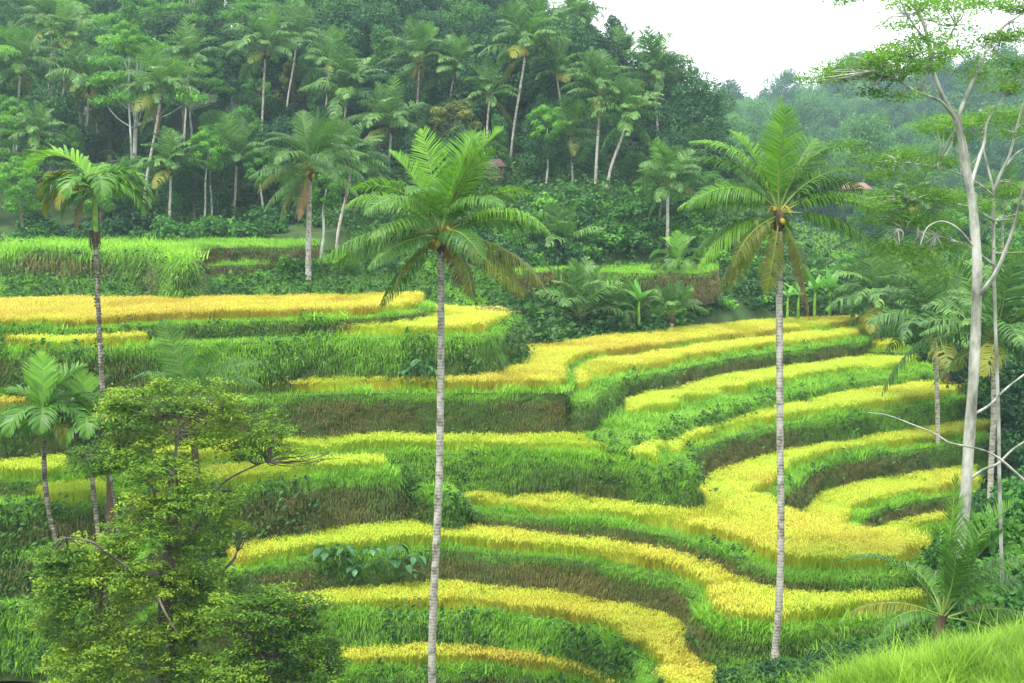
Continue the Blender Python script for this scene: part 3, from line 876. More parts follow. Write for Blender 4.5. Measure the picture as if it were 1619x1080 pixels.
_fr = {}
ELEV = {  # name: (elev, bend, hang, vee)
 'spear': (86, 8, .05, .1), 'up': (76, 34, .14, .45), 'high': (64, 84, .5, .35), 'mid': (46, 92, .85, .25), 'flat': (24, 74, 1.2, .1),
 'low': (-2, 60, 1.2, 0), 'hang': (-34, 46, 1.0, -.1), 'dead': (-62, 22, .35, -.2)}
def frond(cls, mat, far, var):
    key = (cls, mat.name, far, var)
    if key not in _fr:
        e, b, h, v = ELEV[cls]
        r = random.Random(hash(cls) % 97 + var * 7)
        rr = np.random.default_rng(len(_fr) + 11)
        _fr[key] = frond_mesh('frond', e + rr.uniform(-5, 5), b * rr.uniform(.8, 1.2), 34 if far else 92, mat, len(_fr) + 5, leaf=(.29 if far else .27) * (.6 if cls in ('hang', 'dead') and far else .8 if cls in ('hang', 'dead') else 1),
                              width=.022 if far else .0095, hang=h, vee=v, curl=rr.uniform(-.22, .22), ragged=.14 if cls not in ('hang', 'dead') else .18, t0=.2)
    return _fr[key]

def ellipsoid(r, sx, sy, sz, seed=0, nu=8, nv=6, jitter=.06):
    rr = np.random.default_rng(seed)
    V = [[0, 0, sz]]
    for i in range(1, nv):
        ph = math.pi * i / nv
        for j in range(nu):
            th = 2 * math.pi * j / nu; k = 1 + rr.normal() * jitter
            V.append([sx * math.sin(ph) * math.cos(th) * k, sy * math.sin(ph) * math.sin(th) * k, sz * math.cos(ph) * k])
    V.append([0, 0, -sz])
    F4 = []; F3 = []
    for j in range(nu):
        F3.append([0, 1 + j, 1 + (j + 1) % nu]); b = 1 + (nv - 2) * nu
        F3.append([len(V) - 1, b + (j + 1) % nu, b + j])
    for i in range(nv - 2):
        for j in range(nu):
            a = 1 + i * nu; F4.append([a + j, a + nu + j, a + nu + (j + 1) % nu, a + (j + 1) % nu])
    return np.array(V), [np.array(F4), np.array(F3)]
_V, _F = ellipsoid(1, .12, .12, .15, 2)
COCONUT = MB().add(_V, _F).mesh('coconut', M_coconut, True)

def palm_trunk(P, r0, r1, mat, sides=8, ringed=True, flare=1.5):
    C = catmull(P, 8)
    n = max(24, int(np.linalg.norm(np.diff(C, axis=0), axis=1).sum() / .22)) if ringed else 16
    s = np.linspace(0, 1, n); d = np.concatenate([[0], np.cumsum(np.linalg.norm(np.diff(C, axis=0), axis=1))]); d /= d[-1]
    C = np.stack([np.interp(s, d, C[:, k]) for k in range(3)], 1)
    rad = r0 + (r1 - r0) * s; rad = rad * (1 + (flare - 1) * np.exp(-s * 22))
    if ringed:
        rad = rad * (1 + .03 * (np.arange(n) % 2)) * (1 + .04 * np.sin(np.arange(n) * 1.7))
    V, F = tube(C, rad, sides)
    return MB().add(V, F).mesh('trunk', mat, True)

def palm(name, label, crown, base_xy, L, spec=None, mats=None, far=True, r0=.17, r1=.11, bark=None, group=None, n=18, nuts=0, fibre=True, via=None, seed=1, mix=(1, 2, 4, 5, 4, 3, 2, 0), dry=0, base_z=None, old=.12, cat='palm tree', flower=False):
    """crown: point of the crown; base_xy: foot on the ground; L: frond length"""
    r = random.Random(seed)
    bz = gz(*base_xy) - .25 if base_z is None else base_z
    t = thing(name, label, cat, (base_xy[0], base_xy[1], bz), group)
    c = Vector(crown) - Vector((base_xy[0], base_xy[1], bz))
    H = c.length
    pts = [(0, 0, 0)] + ([tuple(Vector(p) - Vector((base_xy[0], base_xy[1], bz))) for p in via] if via else [(c.x * .3 + r.uniform(-.02, .02) * H, c.y * .3, c.z * .4), (c.x * .72, c.y * .72, c.z * .75)]) + [tuple(c)]
    link('trunk', palm_trunk(pts, r0, r1, bark or (M_palm_bark_far if far else M_palm_bark), 6 if far else 9, not far), t)
    gm, bm, om, dm = mats or (M_frond_far, M_frond_far, M_frond_old, M_frond_dry)
    fl = []
    if spec:
        for a in spec:
            fl.append(a)
    else:
        names = list(ELEV)
        k = 0
        for cls, m in zip(names, mix):
            for i in range(m):
                k += 1
                fl.append((cls, math.degrees(k * 2.39996 + r.uniform(-.3, .3)), r.uniform(.85, 1.08), None))
        for i in range(dry):
            fl.append(('dead', r.uniform(0, 360), .8, 'dry'))
    for cls, az, s, mt in fl:
        m = {'dry': dm, 'old': om, 'bright': bm, 'green': gm}.get(mt)
        if m is None:
            m = bm if cls in ('spear', 'up', 'high') and r.random() < .6 else gm
            if cls in ('low', 'hang') and r.random() < old * 3: m = om
            if cls == 'dead': m = dm
        link('frond', frond(cls, m, far, r.randrange(4 if not far else 3)), t, loc=tuple(c + Vector((0, 0, r.uniform(-.12, .05) * (L / 3)))),
             rot=(r.uniform(-.34, .34), r.uniform(-.16, .16), R(az)), scale=L * s)
    if fibre:
        V, F = ellipsoid(1, r1 * 1.75, r1 * 1.75, L * .12, seed, jitter=.12)
        link('crown_base', MB().add(V, F).mesh('crown_base', M_fibre), t, loc=tuple(c - Vector((0, 0, L * .07))))
    for i in range(nuts):
        a = r.uniform(0, 6.28); q = r.uniform(.16, .36)
        o = link('coconut', COCONUT, t, loc=tuple(c + Vector((math.cos(a) * q, math.sin(a) * q, -.18 - r.random() * .45))), rot=(r.uniform(-.5, .5), r.uniform(-.5, .5), 0), scale=r.uniform(.8, 1.15))
    if flower:
        mb = MB()
        for i in range(16):
            a = r.uniform(0, 6.28); p = [(0, 0, 0)]
            e = r.uniform(.25, .6)
            p = np.array([[0, 0, 0], [math.cos(a) * e * .5, math.sin(a) * e * .5, .25 + r.random() * .15], [math.cos(a) * e, math.sin(a) * e, .1 + r.random() * .3]])
            V, F = tube(catmull(p, 4), np.linspace(.022, .012, 9), 4); mb.add(V, F)
        link('flower_stalk', mb.mesh('flower_stalk', M_flower), t, loc=tuple(c + Vector((0, 0, -.12))))
    return t

NEAR = (M_frond, M_frond_bright, M_frond_old, M_frond_dry)
def xy_at(u, D):
    return ((u - 809.5) / FPX * D, D)

# the tall coconut palm in the middle. azimuth: 0 right, 90 away, 180 left, 270 towards the viewer
cp = at_depth(697, 372, 46)
palm('coconut_palm', 'tall coconut palm with a full green crown in front of the middle terraces', cp, xy_at(684, 46), 3.7, far=False, r0=.135, r1=.11, mats=NEAR, nuts=7, flower=True, seed=5,
     base_z=2.0, via=[tuple(at_depth(683, 1020, 46)), tuple(at_depth(694, 760, 46)), tuple(at_depth(697, 540, 46))],
     spec=[('spear', 0, .98, 'bright'), ('up', 10, 1.08, 'bright'), ('up', 165, .85, 'bright'), ('up', 300, .9, 'bright'), ('spear', 60, 1.0, 'bright'), ('up', 80, 1.05, 'bright'), ('high', 10, .95, 'bright'), ('high', 60, 1, 'green'), ('high', 120, 1, 'green'), ('high', 185, 1.0, 'bright'), ('high', 255, .85, 'green'),
           ('mid', -12, 1.1, 'bright'), ('mid', 35, 1, 'green'), ('mid', 140, 1, 'green'), ('mid', 170, 1.06, 'bright'), ('mid', 222, 1.0, 'green'), ('mid', 310, .95, 'green'), ('flat', 195, 1.08, 'green'), ('flat', 160, 1, 'old'), ('flat', 240, .9, 'green'), ('flat', 290, .9, 'green'),
           ('flat', 5, 1.0, 'green'), ('flat', 50, 1, 'green'), ('low', -15, 1.1, 'old'), ('low', -28, .95, 'old'), ('low', 205, .95, 'green'), ('low', 180, 1.0, 'green'), ('low', 230, .8, 'green'), ('hang', 322, .72, 'old'), ('hang', 200, .75, 'old'), ('hang', 350, .7, 'green'), ('hang', 150, .8, 'green'), ('dead', 312, .6, 'dry')])
# the tall coconut palm at right
cp = at_depth(1232, 338, 47.5)
palm('coconut_palm', 'tall slim coconut palm with a dead brown frond hanging beside its trunk at right', cp, xy_at(1233, 47.5), 3.6, far=False, r0=.125, r1=.11, mats=NEAR, nuts=4, flower=True, seed=9, base_z=CZ - 16.3,
     via=[tuple(at_depth(1234, 900, 47.5)), tuple(at_depth(1233, 640, 47.5)), tuple(at_depth(1232, 450, 47.5))],
     spec=[('spear', 10, 1.05, 'bright'), ('up', 150, .98, 'bright'), ('up', 265, 1.0, 'bright'), ('up', 90, 1.05, 'green'), ('high', 175, 1.15, 'bright'), ('high', 160, 1.15, 'green'), ('high', 5, 1.25, 'green'), ('high', 20, 1.15, 'green'), ('high', 110, .95, 'green'), ('mid', 0, .98, 'green'), ('mid', -20, .9, 'green'), ('mid', 185, 1, 'green'),
           ('mid', 60, .95, 'green'), ('mid', 135, .95, 'green'), ('flat', 178, 1.0, 'bright'), ('flat', 195, .85, 'green'), ('flat', 15, .9, 'green'), ('flat', -8, 1, 'green'), ('low', 5, 1.02, 'green'), ('low', -15, .95, 'green'), ('low', 170, .95, 'green'), ('low', 190, .95, 'bright'), ('low', 215, .75, 'old'), ('low', 80, .8, 'green'),
           ('hang', 188, .95, 'old'), ('hang', 205, .85, 'old'), ('hang', 165, .8, 'green'), ('dead', -15, 1.05, 'dry'), ('dead', 270, .75, 'old'), ('dead', 320, .7, 'old')])
# mid distance coconut palm rising behind the upper field
palm('coconut_palm', 'pale trunked coconut palm with orange nuts standing behind the highest golden field', at_depth(490, 268, 95), xy_at(487, 95), 4.3, far=False, r0=.2, r1=.15, mats=(M_frond_far, M_frond, M_frond_old, M_frond_dry), nuts=9, flower=True, seed=12,
     spec=[('spear', 0, 1, None)] + [('up', a, 1.0, None) for a in (20, 100, 165, 280)] + [('high', a, 1.0, None) for a in (5, 50, 120, 180, 230, 320)] + [('mid', a, 1.0, None) for a in (0, 35, 90, 150, 195, 250, 310)] + [('flat', a, 1, None) for a in (10, 60, 130, 175, 220, 300, 340)] + [('low', 185, 1, 'old'), ('low', 350, .9, None), ('low', 100, .9, None), ('hang', 195, 1.0, 'old'), ('hang', 215, .95, None), ('dead', 240, .8, 'dry')])

# young coconut palm at lower right, long upright leaves
yp = xy_at(1490, 37.5)
palm('young_coconut_palm', 'young coconut palm with big upright fronds beside the near tall grass', at_depth(1490, 972, 37.5), yp, 3.6, far=False, fibre=False, bark=M_fibre, r0=.17, r1=.13, mats=NEAR, seed=21, nuts=0, base_z=at_depth(1490, 1060, 37.5).z,
     spec=[('spear', 140, 1.02, 'bright'), ('up', 10, .98, 'green'), ('up', 320, .8, 'green'), ('high', 175, .95, 'green'), ('high', 0, .85, 'green'), ('up', 250, .7, 'green'), ('high', 120, .8, 'green'), ('mid', 10, .8, 'green'), ('flat', 185, .72, 'old'), ('flat', 200, .65, 'green'), ('flat', -5, .8, 'green'), ('flat', 15, .8, 'old'), ('mid', 80, .8, 'green'), ('low', 350, .7, 'green')])
# palm behind the young tree at left (big upright leaf)
palm('young_coconut_palm', 'young coconut palm with one tall upright frond behind the leafy left tree', at_depth(304, 640, 60), xy_at(309, 60), 3.6, far=False, r0=.15, r1=.14, mats=NEAR, bark=M_fibre, seed=23, base_z=CZ - 16.5,
     spec=[('spear', 90, 1.05, 'green'), ('high', 172, .95, 'green'), ('up', 340, .9, 'green'), ('high', 5, 1.05, 'green'), ('mid', 10, .95, 'green'), ('mid', 190, .8, 'green'), ('high', 260, .7, 'green'), ('mid', 300, .7, 'green'), ('high', 60, .9, 'green'), ('flat', 130, .8, 'green')])

# ---- areca palms (thin trunks, few broad arching leaves)
def areca(label, crown, base_xy, L, spec, seed, r0=.085, r1=.07, shaft=.9, base_z=None, mats=NEAR, old_mass=None, vine=False, via=None, group=None, bark=None):
    r = random.Random(seed)
    bz = gz(*base_xy) - .2 if base_z is None else base_z
    t = thing('areca_palm', label, 'palm tree', (base_xy[0], base_xy[1], bz), group)
    b = Vector((base_xy[0], base_xy[1], bz)); c = Vector(crown) - b
    pts = [(0, 0, 0)] + ([tuple(Vector(p) - b) for p in via] if via else [(c.x * .45, c.y * .45, c.z * .4)]) + [(c.x, c.y, c.z - shaft)]
    link('trunk', palm_trunk(pts, r0, r1, bark or M_areca_bark, 8, True), t)
    if shaft > .3:
        V, F = tube([(c.x, c.y, c.z - shaft - .05), (c.x, c.y, c.z - shaft * .5), tuple(c + Vector((0, 0, .1)))], [r1 * 1.1, r1 * 1.25, r1 * .8], 8)
        link('crownshaft', MB().add(V, F).mesh('crownshaft', M_crownshaft, True), t)
    gm, bm, om, dm = mats
    for cls, az, s, mt in spec:
        m = {'dry': dm, 'old': om, 'bright': bm, 'green': gm}[mt]
        key = ('areca', cls, m.name, len(_fr) % 3)
        if key not in _fr:
            e, bd, h, v = ELEV[cls]
            _fr[key] = frond_mesh('frond', e, bd * 1.55, 26, m, len(_fr), leaf=.40, width=.036, hang=h * .55, vee=v + .15, curl=random.uniform(-.1, .1), t0=.1, sweep=.8)
        link('frond', _fr[key], t, loc=tuple(c), rot=(r.uniform(-.1, .1), r.uniform(-.1, .1), R(az)), scale=L * s)
    if old_mass:
        q = Vector(old_mass) - b
        mb = MB(); rr = np.random.default_rng(seed)
        for i in range(46):
            a = rr.uniform(0, 6.28); o = np.array([math.cos(a), math.sin(a), 0]); w = rr.uniform(.05, .2); l = rr.uniform(.3, .75)
            P = np.array([o * .06 + [0, 0, .2], o * w + [0, 0, .12], o * w * 1.25 + [0, 0, -l * .5], o * w * .8 + [0, 0, -l]])
            V, F = tube(P, [.012, .014, .011, .004], 3); mb.add(V, F)
        link('dry_flower_mass', mb.mesh('dry_flower_mass', M_fibre), t, loc=tuple(q))
    if vine:
        rr = np.random.default_rng(seed + 3); C = catmull(pts, 12)
        k = rr.integers(0, len(C), 420); w = np.abs(np.sin(k * .37)) + .15
        a = rr.uniform(0, 6.28, 420); q = rr.uniform(.07, .19, 420) * w
        Cc = C[k] + np.column_stack([np.cos(a) * q, np.sin(a) * q, rr.normal(size=420) * .18])
        V, F = leaf_cards(Cc, unit(rr.normal(size=(420, 3)) + [0, -.4, .5]), rr.uniform(.07, .17, 420), rr, .75)
        link('climbing_vine', MB().add(V, F, 0, np.repeat(rr.random(420), 4)).mesh('climbing_vine', M_herb), t)
    return t
areca('slim areca palm with a bright green crownshaft and creepers on its dark trunk', at_depth(149, 300, 56.4), xy_at(176, 56.4), 2.75,
      [('high', 172, 1.25, 'bright'), ('high', 20, .8, 'green'), ('mid', 178, .9, 'bright'), ('flat', 350, 1.0, 'green'), ('low', 185, .7, 'green'), ('mid', 5, 1.0, 'green'), ('mid', 185, 1.0, 'old'), ('flat', 178, .95, 'old'), ('flat', 0, 1.0, 'green'), ('mid', 250, .8, 'green'), ('mid', 300, .85, 'green'), ('flat', 225, .7, 'old'), ('mid', 80, .9, 'green'), ('high', 110, .9, 'bright'), ('hang', 185, .65, 'dry')], 31,
      base_z=CZ - 13.8, r0=.11, r1=.09, shaft=1.6, old_mass=at_depth(149, 372, 56.4), vine=True, via=[tuple(at_depth(168, 700, 56.4)), tuple(at_depth(157, 520, 56.4))])
AR = [('spear', 90, .95, 'bright'), ('up', 130, 1.0, 'bright'), ('up', 30, 1.0, 'green'), ('high', 175, 1, 'green'), ('high', 5, 1, 'green'), ('mid', 190, 1, 'green'), ('mid', 340, 1, 'green'), ('mid', 250, .9, 'green'), ('mid', 290, .9, 'green'), ('flat', 210, .85, 'green'), ('flat', 320, .85, 'old'), ('high', 80, .9, 'green'), ('flat', 130, .9, 'green')]
areca('small areca palm with a dark trunk, leftmost in front of the terraces', at_depth(68, 662, 56), xy_at(79, 56), 2.7, AR, 33, base_z=CZ - 13.9, shaft=.3, r0=.11, r1=.09, via=[tuple(at_depth(73, 780, 56))])
areca('small bushy areca palm just left of the leafy left tree', at_depth(138, 672, 56.2), xy_at(147, 56.2), 2.3, [(a, b + 40, c, d) for a, b, c, d in AR], 35, base_z=CZ - 13.9, shaft=.3, r0=.1, r1=.085)

# ---- palms on the wooded hill and along the slope (crown u, v, depth, foot u, frond length, look)
FARP = [
 (255,150,128,225,4.0,'grey trunked hillside coconut palm with a dead frond on its right',1), (270,268,124,270,3.4,'short dark trunked coconut palm at the forest edge left of twin pale trunks',0),
 (420,82,150,414,4.6,'broad coconut palm high on the hill above the golden field palm',1), (82,45,165,86,4.6,'coconut palm near the top left of the hill',0),
 (33,108,150,26,4.2,'coconut palm at the far left edge of the hill',1), (140,135,146,140,4.6,'wide dark coconut palm behind the bright green areca crown',0),
 (664,98,150,655,4.3,'upright coconut palm with an orange heart near the top centre of the forest',1), (548,150,142,540,4.7,'drooping feathery palm right of the golden field palm',0),
 (832,78,140,805,4.4,'coconut palm with a long leaning white trunk in the upper middle of the forest',1), (908,34,175,905,4.2,'dark coconut palm outlined against the sky at the top of the hill',0),
 (950,150,128,940,3.9,'coconut palm on a straight pale trunk at the right end of the forest',0), (992,188,126,956,3.5,'coconut palm leaning right on a slanting pale trunk',0),
 (1035,120,158,1036,4.6,'tall bright coconut palm on the right skyline of the hill',1), (1056,292,112,1054,3.2,'bright coconut palm on a short pale trunk right of the shrubby slope',1),
 (375,252,130,370,3.6,'dark drooping palm with a vine wrapped trunk behind the forest edge',0), (556,262,118,530,3.8,'grey drooping palm close behind the golden field palm',0), (620,200,138,612,4.2,'bamboo like arching palm below the upright orange hearted palm',0),
 (1570,540,64,1590,3.6,'shaggy coconut palm on a spotted leaning trunk right of the tall white tree',0), (1480,520,82,1492,4.4,'sprawling coconut palm just left of the tall white trunk',0), (1392,478,104,1392,4.2,'dark bushy palm at the far end of the upper right field',0),
 (1195,332,135,1197,3.2,'slim coconut palm behind the tall right palm, its trunk thin and pale',1), (1165,300,150,1160,3.6,'coconut palm behind the left fronds of the tall right palm',0),
 (1452,318,150,1450,3.8,'hazy coconut palm in the valley left of the tall white tree',0), (1585,330,120,1588,3.6,'coconut palm deep in the valley at the right edge',0), (1540,470,98,1545,3.8,'dense coconut palm hidden behind the tall white trunk',0)]
for i, (u, v, D, ub, L, lab, br) in enumerate(FARP):
    c = at_depth(u, v, D); b = xy_at(ub, D); L = L * 1.1
    palm('coconut_palm', 'palm', c, b, L, seed=40 + i, n=20, mats=(M_frond_far, M_frond if br else M_frond_far, M_frond_old, M_frond_dry), r0=.15, r1=.11, nuts=4 if br else 0, dry=1 if i % 3 == 0 else 0,
         mix=(2, 5, 7, 7, 5, 3, 1, 0), base_z=min(gz(*b) - .3, c.z - 1.2))['label'] = lab
EXTRA = [(108,60,160,4.2),(190,110,150,4.0),(300,95,150,4.2),(350,60,165,4.4),(470,60,160,4.4),(590,75,165,4.2),(720,110,150,4.0),(775,150,140,3.6),(880,120,142,4.0),(230,235,130,3.2),
 (60,215,132,3.2),(455,205,132,3.6),(610,270,122,3.2),(900,215,130,3.4),(300,215,132,3.2),(690,40,180,4.2),(990,95,165,4.0),(520,105,150,4.2),(15,245,128,3.0)]
EXTRA_LABEL = ['pale trunked palm among the bright crowns near the top left', 'feathery palm above the grey palm with a dead frond', 'palm right of the grey palm with a dead frond', 'high palm left of the broad hilltop palm',
 'palm right of the broad hilltop palm', 'palm left of the upright orange hearted palm, high up', 'palm between the orange hearted palm and the long leaning trunk', 'small palm just left of the long leaning white trunk', 'palm left of the right end palm on a straight trunk',
 'small palm between the areca crown and the short edge palm', 'small palm left of and above the areca crown', 'palm close behind the golden field palm crown, left', 'palm behind the top left of the middle palm crown', 'palm right of the foot of the leaning white trunk', 'small palm left of the twin pale trunks',
 'palm at the very top middle of the hill', 'palm on the skyline between the two tallest skyline palms', 'high palm above the drooping feathery palm', 'small palm at the left edge beside the forest foot']
KEEP = (0, 2, 4, 6, 7, 8, 10, 13, 16, 17)
EXTRA = [EXTRA[k] for k in KEEP]; EXTRA_LABEL = [EXTRA_LABEL[k] for k in KEEP]
for i, ((u, v, D, L), lab) in enumerate(zip(EXTRA, EXTRA_LABEL)):
    c = at_depth(u, v, D); b = (c.x + random.uniform(-2, 2), D - 1)
    palm('coconut_palm', lab, c, b, L, seed=240 + i, n=20, mats=(M_frond_far, M_frond if i % 2 else M_frond_far, M_frond_old, M_frond_dry), r0=.13, r1=.09, mix=(2, 4, 6, 5, 4, 2, 1, 0), base_z=min(gz(*b) - .3, c.z - 4))
# young palms standing in the greenery behind the upper right field
for i, (u, v, D, L, lab) in enumerate([
    (915,500,95,4.3,'young coconut palm with tall pale fronds behind the upper right field'), (1000,505,98,2.6,'low young palm right of the tall pale frond palm'), (1062,500,98,2.8,'low young palm behind the middle of the upper right field'),
    (548,462,98,2.4,'small bushy palm right of the pale trunked golden field palm'), (962,490,97,2.5,'dark low palm between two pale young palms'), (1105,492,104,2.6,'low young palm left of the tall right palm trunk'),
    (890,400,112,4.2,'young palm with upright fronds on the shrubby slope'), (600,440,101,2.8,'young palm half hidden by the middle palm crown')]):
    c = at_depth(u, v, D); b = (c.x, D)
    palm('young_palm', lab, c, b, L, seed=140 + i, mix=(2, 5, 5, 3, 2, 0, 0, 0), r0=.16, r1=.13, base_z=min(gz(*b), c.z - .7), mats=(M_frond_far, M_frond, M_frond_old, M_frond_dry))
areca('small dark headed areca palm above the low young palms', at_depth(1072, 420, 104), xy_at(1070, 104), 2.6, AR, 37, r0=.12, r1=.1, shaft=.5)
# ------------------------------------------------------------------ broadleaf trees
M_bark = noise_mat('tree_bark', [(.05, .04, .03), (.12, .10, .08), (.22, .20, .17)], 3, 7, bump=.6, stretch=(1, 1, .3))
M_pale_bark = noise_mat('pale_bark', [(.05, .055, .038), (.21, .22, .175), (.41, .42, .36), (.53, .54, .48)], 2.2, 9, bump=.35, stretch=(1, 1, .45))
M_grey_bark = noise_mat('grey_bark', [(.06, .055, .045), (.16, .15, .125), (.30, .28, .25)], 3, 8, bump=.5, stretch=(1, 1, .4))
FOL = {
 'dark': leaf_mat('dark_foliage', [(.013, .052, .017), (.032, .11, .03), (.075, .20, .045)], .28, objrand=.75),
 'mid': leaf_mat('green_foliage', [(.026, .092, .018), (.062, .19, .032), (.125, .32, .046)], .32, objrand=.75),
 'light': leaf_mat('light_foliage', [(.055, .17, .022), (.11, .31, .034), (.19, .45, .05)], .38, objrand=.7),
 'yellow': leaf_mat('yellow_green_foliage', [(.06, .09, .018), (.14, .19, .03), (.26, .31, .045)], .35, objrand=.4),
 'shrub': leaf_mat('shrub_foliage', [(.018, .075, .014), (.045, .16, .024), (.09, .27, .035)], .32, objrand=.5)}
M_near_leaf = leaf_mat('near_tree_leaf', [(.038, .105, .016), (.09, .205, .022), (.18, .32, .028), (.30, .44, .036)], .34, objrand=0)
M_feather_leaf = leaf_mat('feathery_leaf', [(.07, .18, .025), (.14, .32, .035), (.25, .46, .05)], .52, objrand=0)

def tree_mesh(kind, seed, fol, H=10.0, W=6.0):
    """one tree standing at the origin: (trunk mesh, crown mesh)"""
    r = np.random.default_rng(seed)
    tr, cr = MB(), MB()
    pale = kind in ('pads', 'tall')
    base = {'round': .30, 'pads': .60, 'tall': .35, 'loose': .38}[kind]
    wob = r.normal(size=(5, 2)) * .02 * H; wob[0] = 0
    z = np.linspace(0, .86 * H, 5)
    ax = np.column_stack([np.cumsum(wob, 0), z])
    C = catmull(ax, 4)
    V, F = tube(C, np.linspace(.017 * H, .005 * H, len(C)), 7); tr.add(V, F)
    n = {'round': 34, 'pads': 22, 'tall': 26, 'loose': 24}[kind]
    for i in range(n):
        a = i * 2.39996 + r.normal() * .3
        if kind == 'round':
            q = (i + .5) / n; zz = base * H + (1 - base) * H * q * .93; rad = W * .5 * math.sqrt(max(.05, 1 - (2 * q - .85) ** 2 * .72)) * r.uniform(.35, 1.0)
            sx, sz = W * r.uniform(.13, .2), W * r.uniform(.10, .15); m = 260
        elif kind == 'pads':
            lv = r.integers(0, 4); zz = H * (.62 + .105 * lv) + r.normal() * .15; rad = W * .5 * r.uniform(.15, 1.0) * (1 - .16 * lv)
            sx, sz = W * r.uniform(.12, .20), W * .035; m = 300
        elif kind == 'tall':
            q = (i + .5) / n; zz = base * H + (1 - base) * H * q * .95; rad = W * .5 * r.uniform(.2, .9) * (1 - .65 * q)
            sx, sz = W * r.uniform(.12, .19), W * .11; m = 240
        else:
            q = (i + .5) / n; zz = base * H + (1 - base) * H * q * .93; rad = W * .5 * r.uniform(.3, 1.05) * math.sin(.5 + 2.3 * q)
            sx, sz = W * r.uniform(.09, .15), W * .075; m = 200
        ctr = np.array([np.interp(zz, z, ax[:, 0]) + math.cos(a) * rad, np.interp(zz, z, ax[:, 1]) + math.sin(a) * rad, zz])
        k0 = np.array([np.interp(zz * .72, z, ax[:, 0]), np.interp(zz * .72, z, ax[:, 1]), zz * .72])
        mid = k0 * .45 + ctr * .55 + [0, 0, -.03 * H]
        if i % 2 == 0 or pale:
            V, F = tube(catmull([k0, mid, ctr], 3), np.linspace(.006 * H, .0018 * H, 7), 4); tr.add(V, F)
        u = unit(r.normal(size=(m, 3))); rr = r.uniform(.35, 1.05, m) ** .6
        P = ctr + u * rr[:, None] * [sx, sx, sz]
        P[:, 2] += .10 * W * fbm(P[:, 0] * 2 + seed, P[:, 1] * 2, 3) - .05 * W
        N = unit(u * .7 + [0, 0, .6] + r.normal(size=(m, 3)) * .45)
        s = r.uniform(.65, 1.3, m) * (.30 if kind != 'pads' else .26)
        V, F = leaf_cards(P, N, s, r, .55)
        tnt = np.clip(r.uniform(.2, .75) + r.normal(size=m) * .12, 0, 1)
        cr.add(V, F, 0, np.repeat(tnt, 4))
    return tr.mesh('trunk', M_pale_bark if pale else M_grey_bark, True), cr.mesh('crown', FOL[fol])

VAR = {}
for key, kind, fol, H, W, cnt in (('dark', 'round', 'dark', 10, 7, 4), ('mid', 'round', 'mid', 9, 6.5, 4), ('pads', 'pads', 'light', 12, 9, 3), ('tall', 'tall', 'mid', 13, 5.5, 3), ('loose', 'loose', 'yellow', 8, 5, 2), ('light', 'loose', 'light', 8, 6, 3)):
    for i in range(cnt):
        VAR.setdefault(key, []).append(tree_mesh(kind, hash_seed := (sum(map(ord, key)) * 13 + i * 31), fol, H, W))

def plant_tree(key, x, y, s, label, group, name=None, cat='tree', rz=None, sink=.3, z=None, wide=1.0):
    tr, cr = random.choice(VAR[key])
    zz = (gz(x, y) if z is None else z) - sink
    t = thing(name or {'dark': 'evergreen_tree', 'mid': 'leafy_tree', 'pads': 'feathery_tree', 'tall': 'slender_tree', 'loose': 'sparse_tree', 'light': 'light_green_tree'}[key], label, cat, (x, y, zz), group, random.uniform(0, 6.28) if rz is None else rz)
    t.scale = (s * wide, s * wide, s)
    link('trunk', tr, t); link('crown', cr, t)
    return t

LAB = {'dark': 'dense dark evergreen tree', 'mid': 'bushy mid green tree', 'pads': 'flat layered feathery tree', 'tall': 'slender pale trunked tree', 'loose': 'sparse yellow green tree', 'light': 'loose light green tree'}
MARKS = [(255,150,'the grey palm with a dead frond'), (270,268,'the short forest edge palm'), (420,82,'the broad hilltop palm'), (82,45,'the palm near the top left corner'),
 (33,108,'the palm at the far left edge'), (140,135,'the wide dark palm at left'), (664,98,'the upright orange hearted palm'), (548,150,'the drooping feathery palm'), (832,78,'the palm on the long leaning trunk'),
 (908,34,'the palm against the sky'), (950,150,'the palm on a straight pale trunk'), (992,188,'the palm leaning right'), (1035,120,'the bright skyline palm'), (375,252,'the vine wrapped palm'), (490,268,'the golden field palm'),
 (149,260,'the bright areca crown'), (620,200,'the bamboo like arching palm'), (776,264,'the small dark hut'), (697,300,'the middle palm crown'), (345,40,'the bright canopy at top left'), (740,30,'the top middle of the hill'), (560,30,'the dark top of the hill')]
MARKS2 = [(1056,292,'the bright palm on a short pale trunk'), (890,380,'the upright slope palm'), (915,455,'the tall pale young palm'), (1000,490,'the low young palms'), (1232,338,'the tall right palm crown'), (1392,478,'the dark bushy palm'),
 (1480,520,'the sprawling palm'), (1545,420,'the tall white trunk'), (1490,900,'the young palm at lower right'), (1290,480,'the banana plants'), (1165,470,'the dark olive bush'), (548,450,'the small bushy palm'), (1352,300,'the far pale house'),
 (1310,375,'the far bright meadow'), (1233,1040,'the foot of the tall right palm'), (330,455,'the two round leafed bushes'), (15,340,'the large dark left bush'), (1590,700,'the leaning spotted trunk'), (1110,240,'the foot of the skyline'), (1452,318,'the hazy valley palm'),
 (805,290,'the foot of the leaning white palm'), (945,320,'the foot of the straight pale palm'), (225,380,'the foot of the grey palm'), (487,440,'the golden field palm trunk'), (1100,1050,'the bottom end of the last rice terrace'), (1400,1020,'the edge of the near tall grass')]
def place_name(u, v, marks=None):
    m = min(marks or MARKS, key=lambda a: (a[0] - u) ** 2 + (a[1] - v) ** 2)
    du, dv = u - m[0], v - m[1]
    if abs(du) > 1.6 * abs(dv): w = 'left of' if du < 0 else 'right of'
    elif abs(dv) > 1.6 * abs(du): w = 'above' if dv < 0 else 'below'
    else: w = ('above' if dv < 0 else 'below') + (' left of' if du < 0 else ' right of')
    return ('close ' if math.hypot(du, dv) < 42 else 'well ') + w + ' ' + m[2]

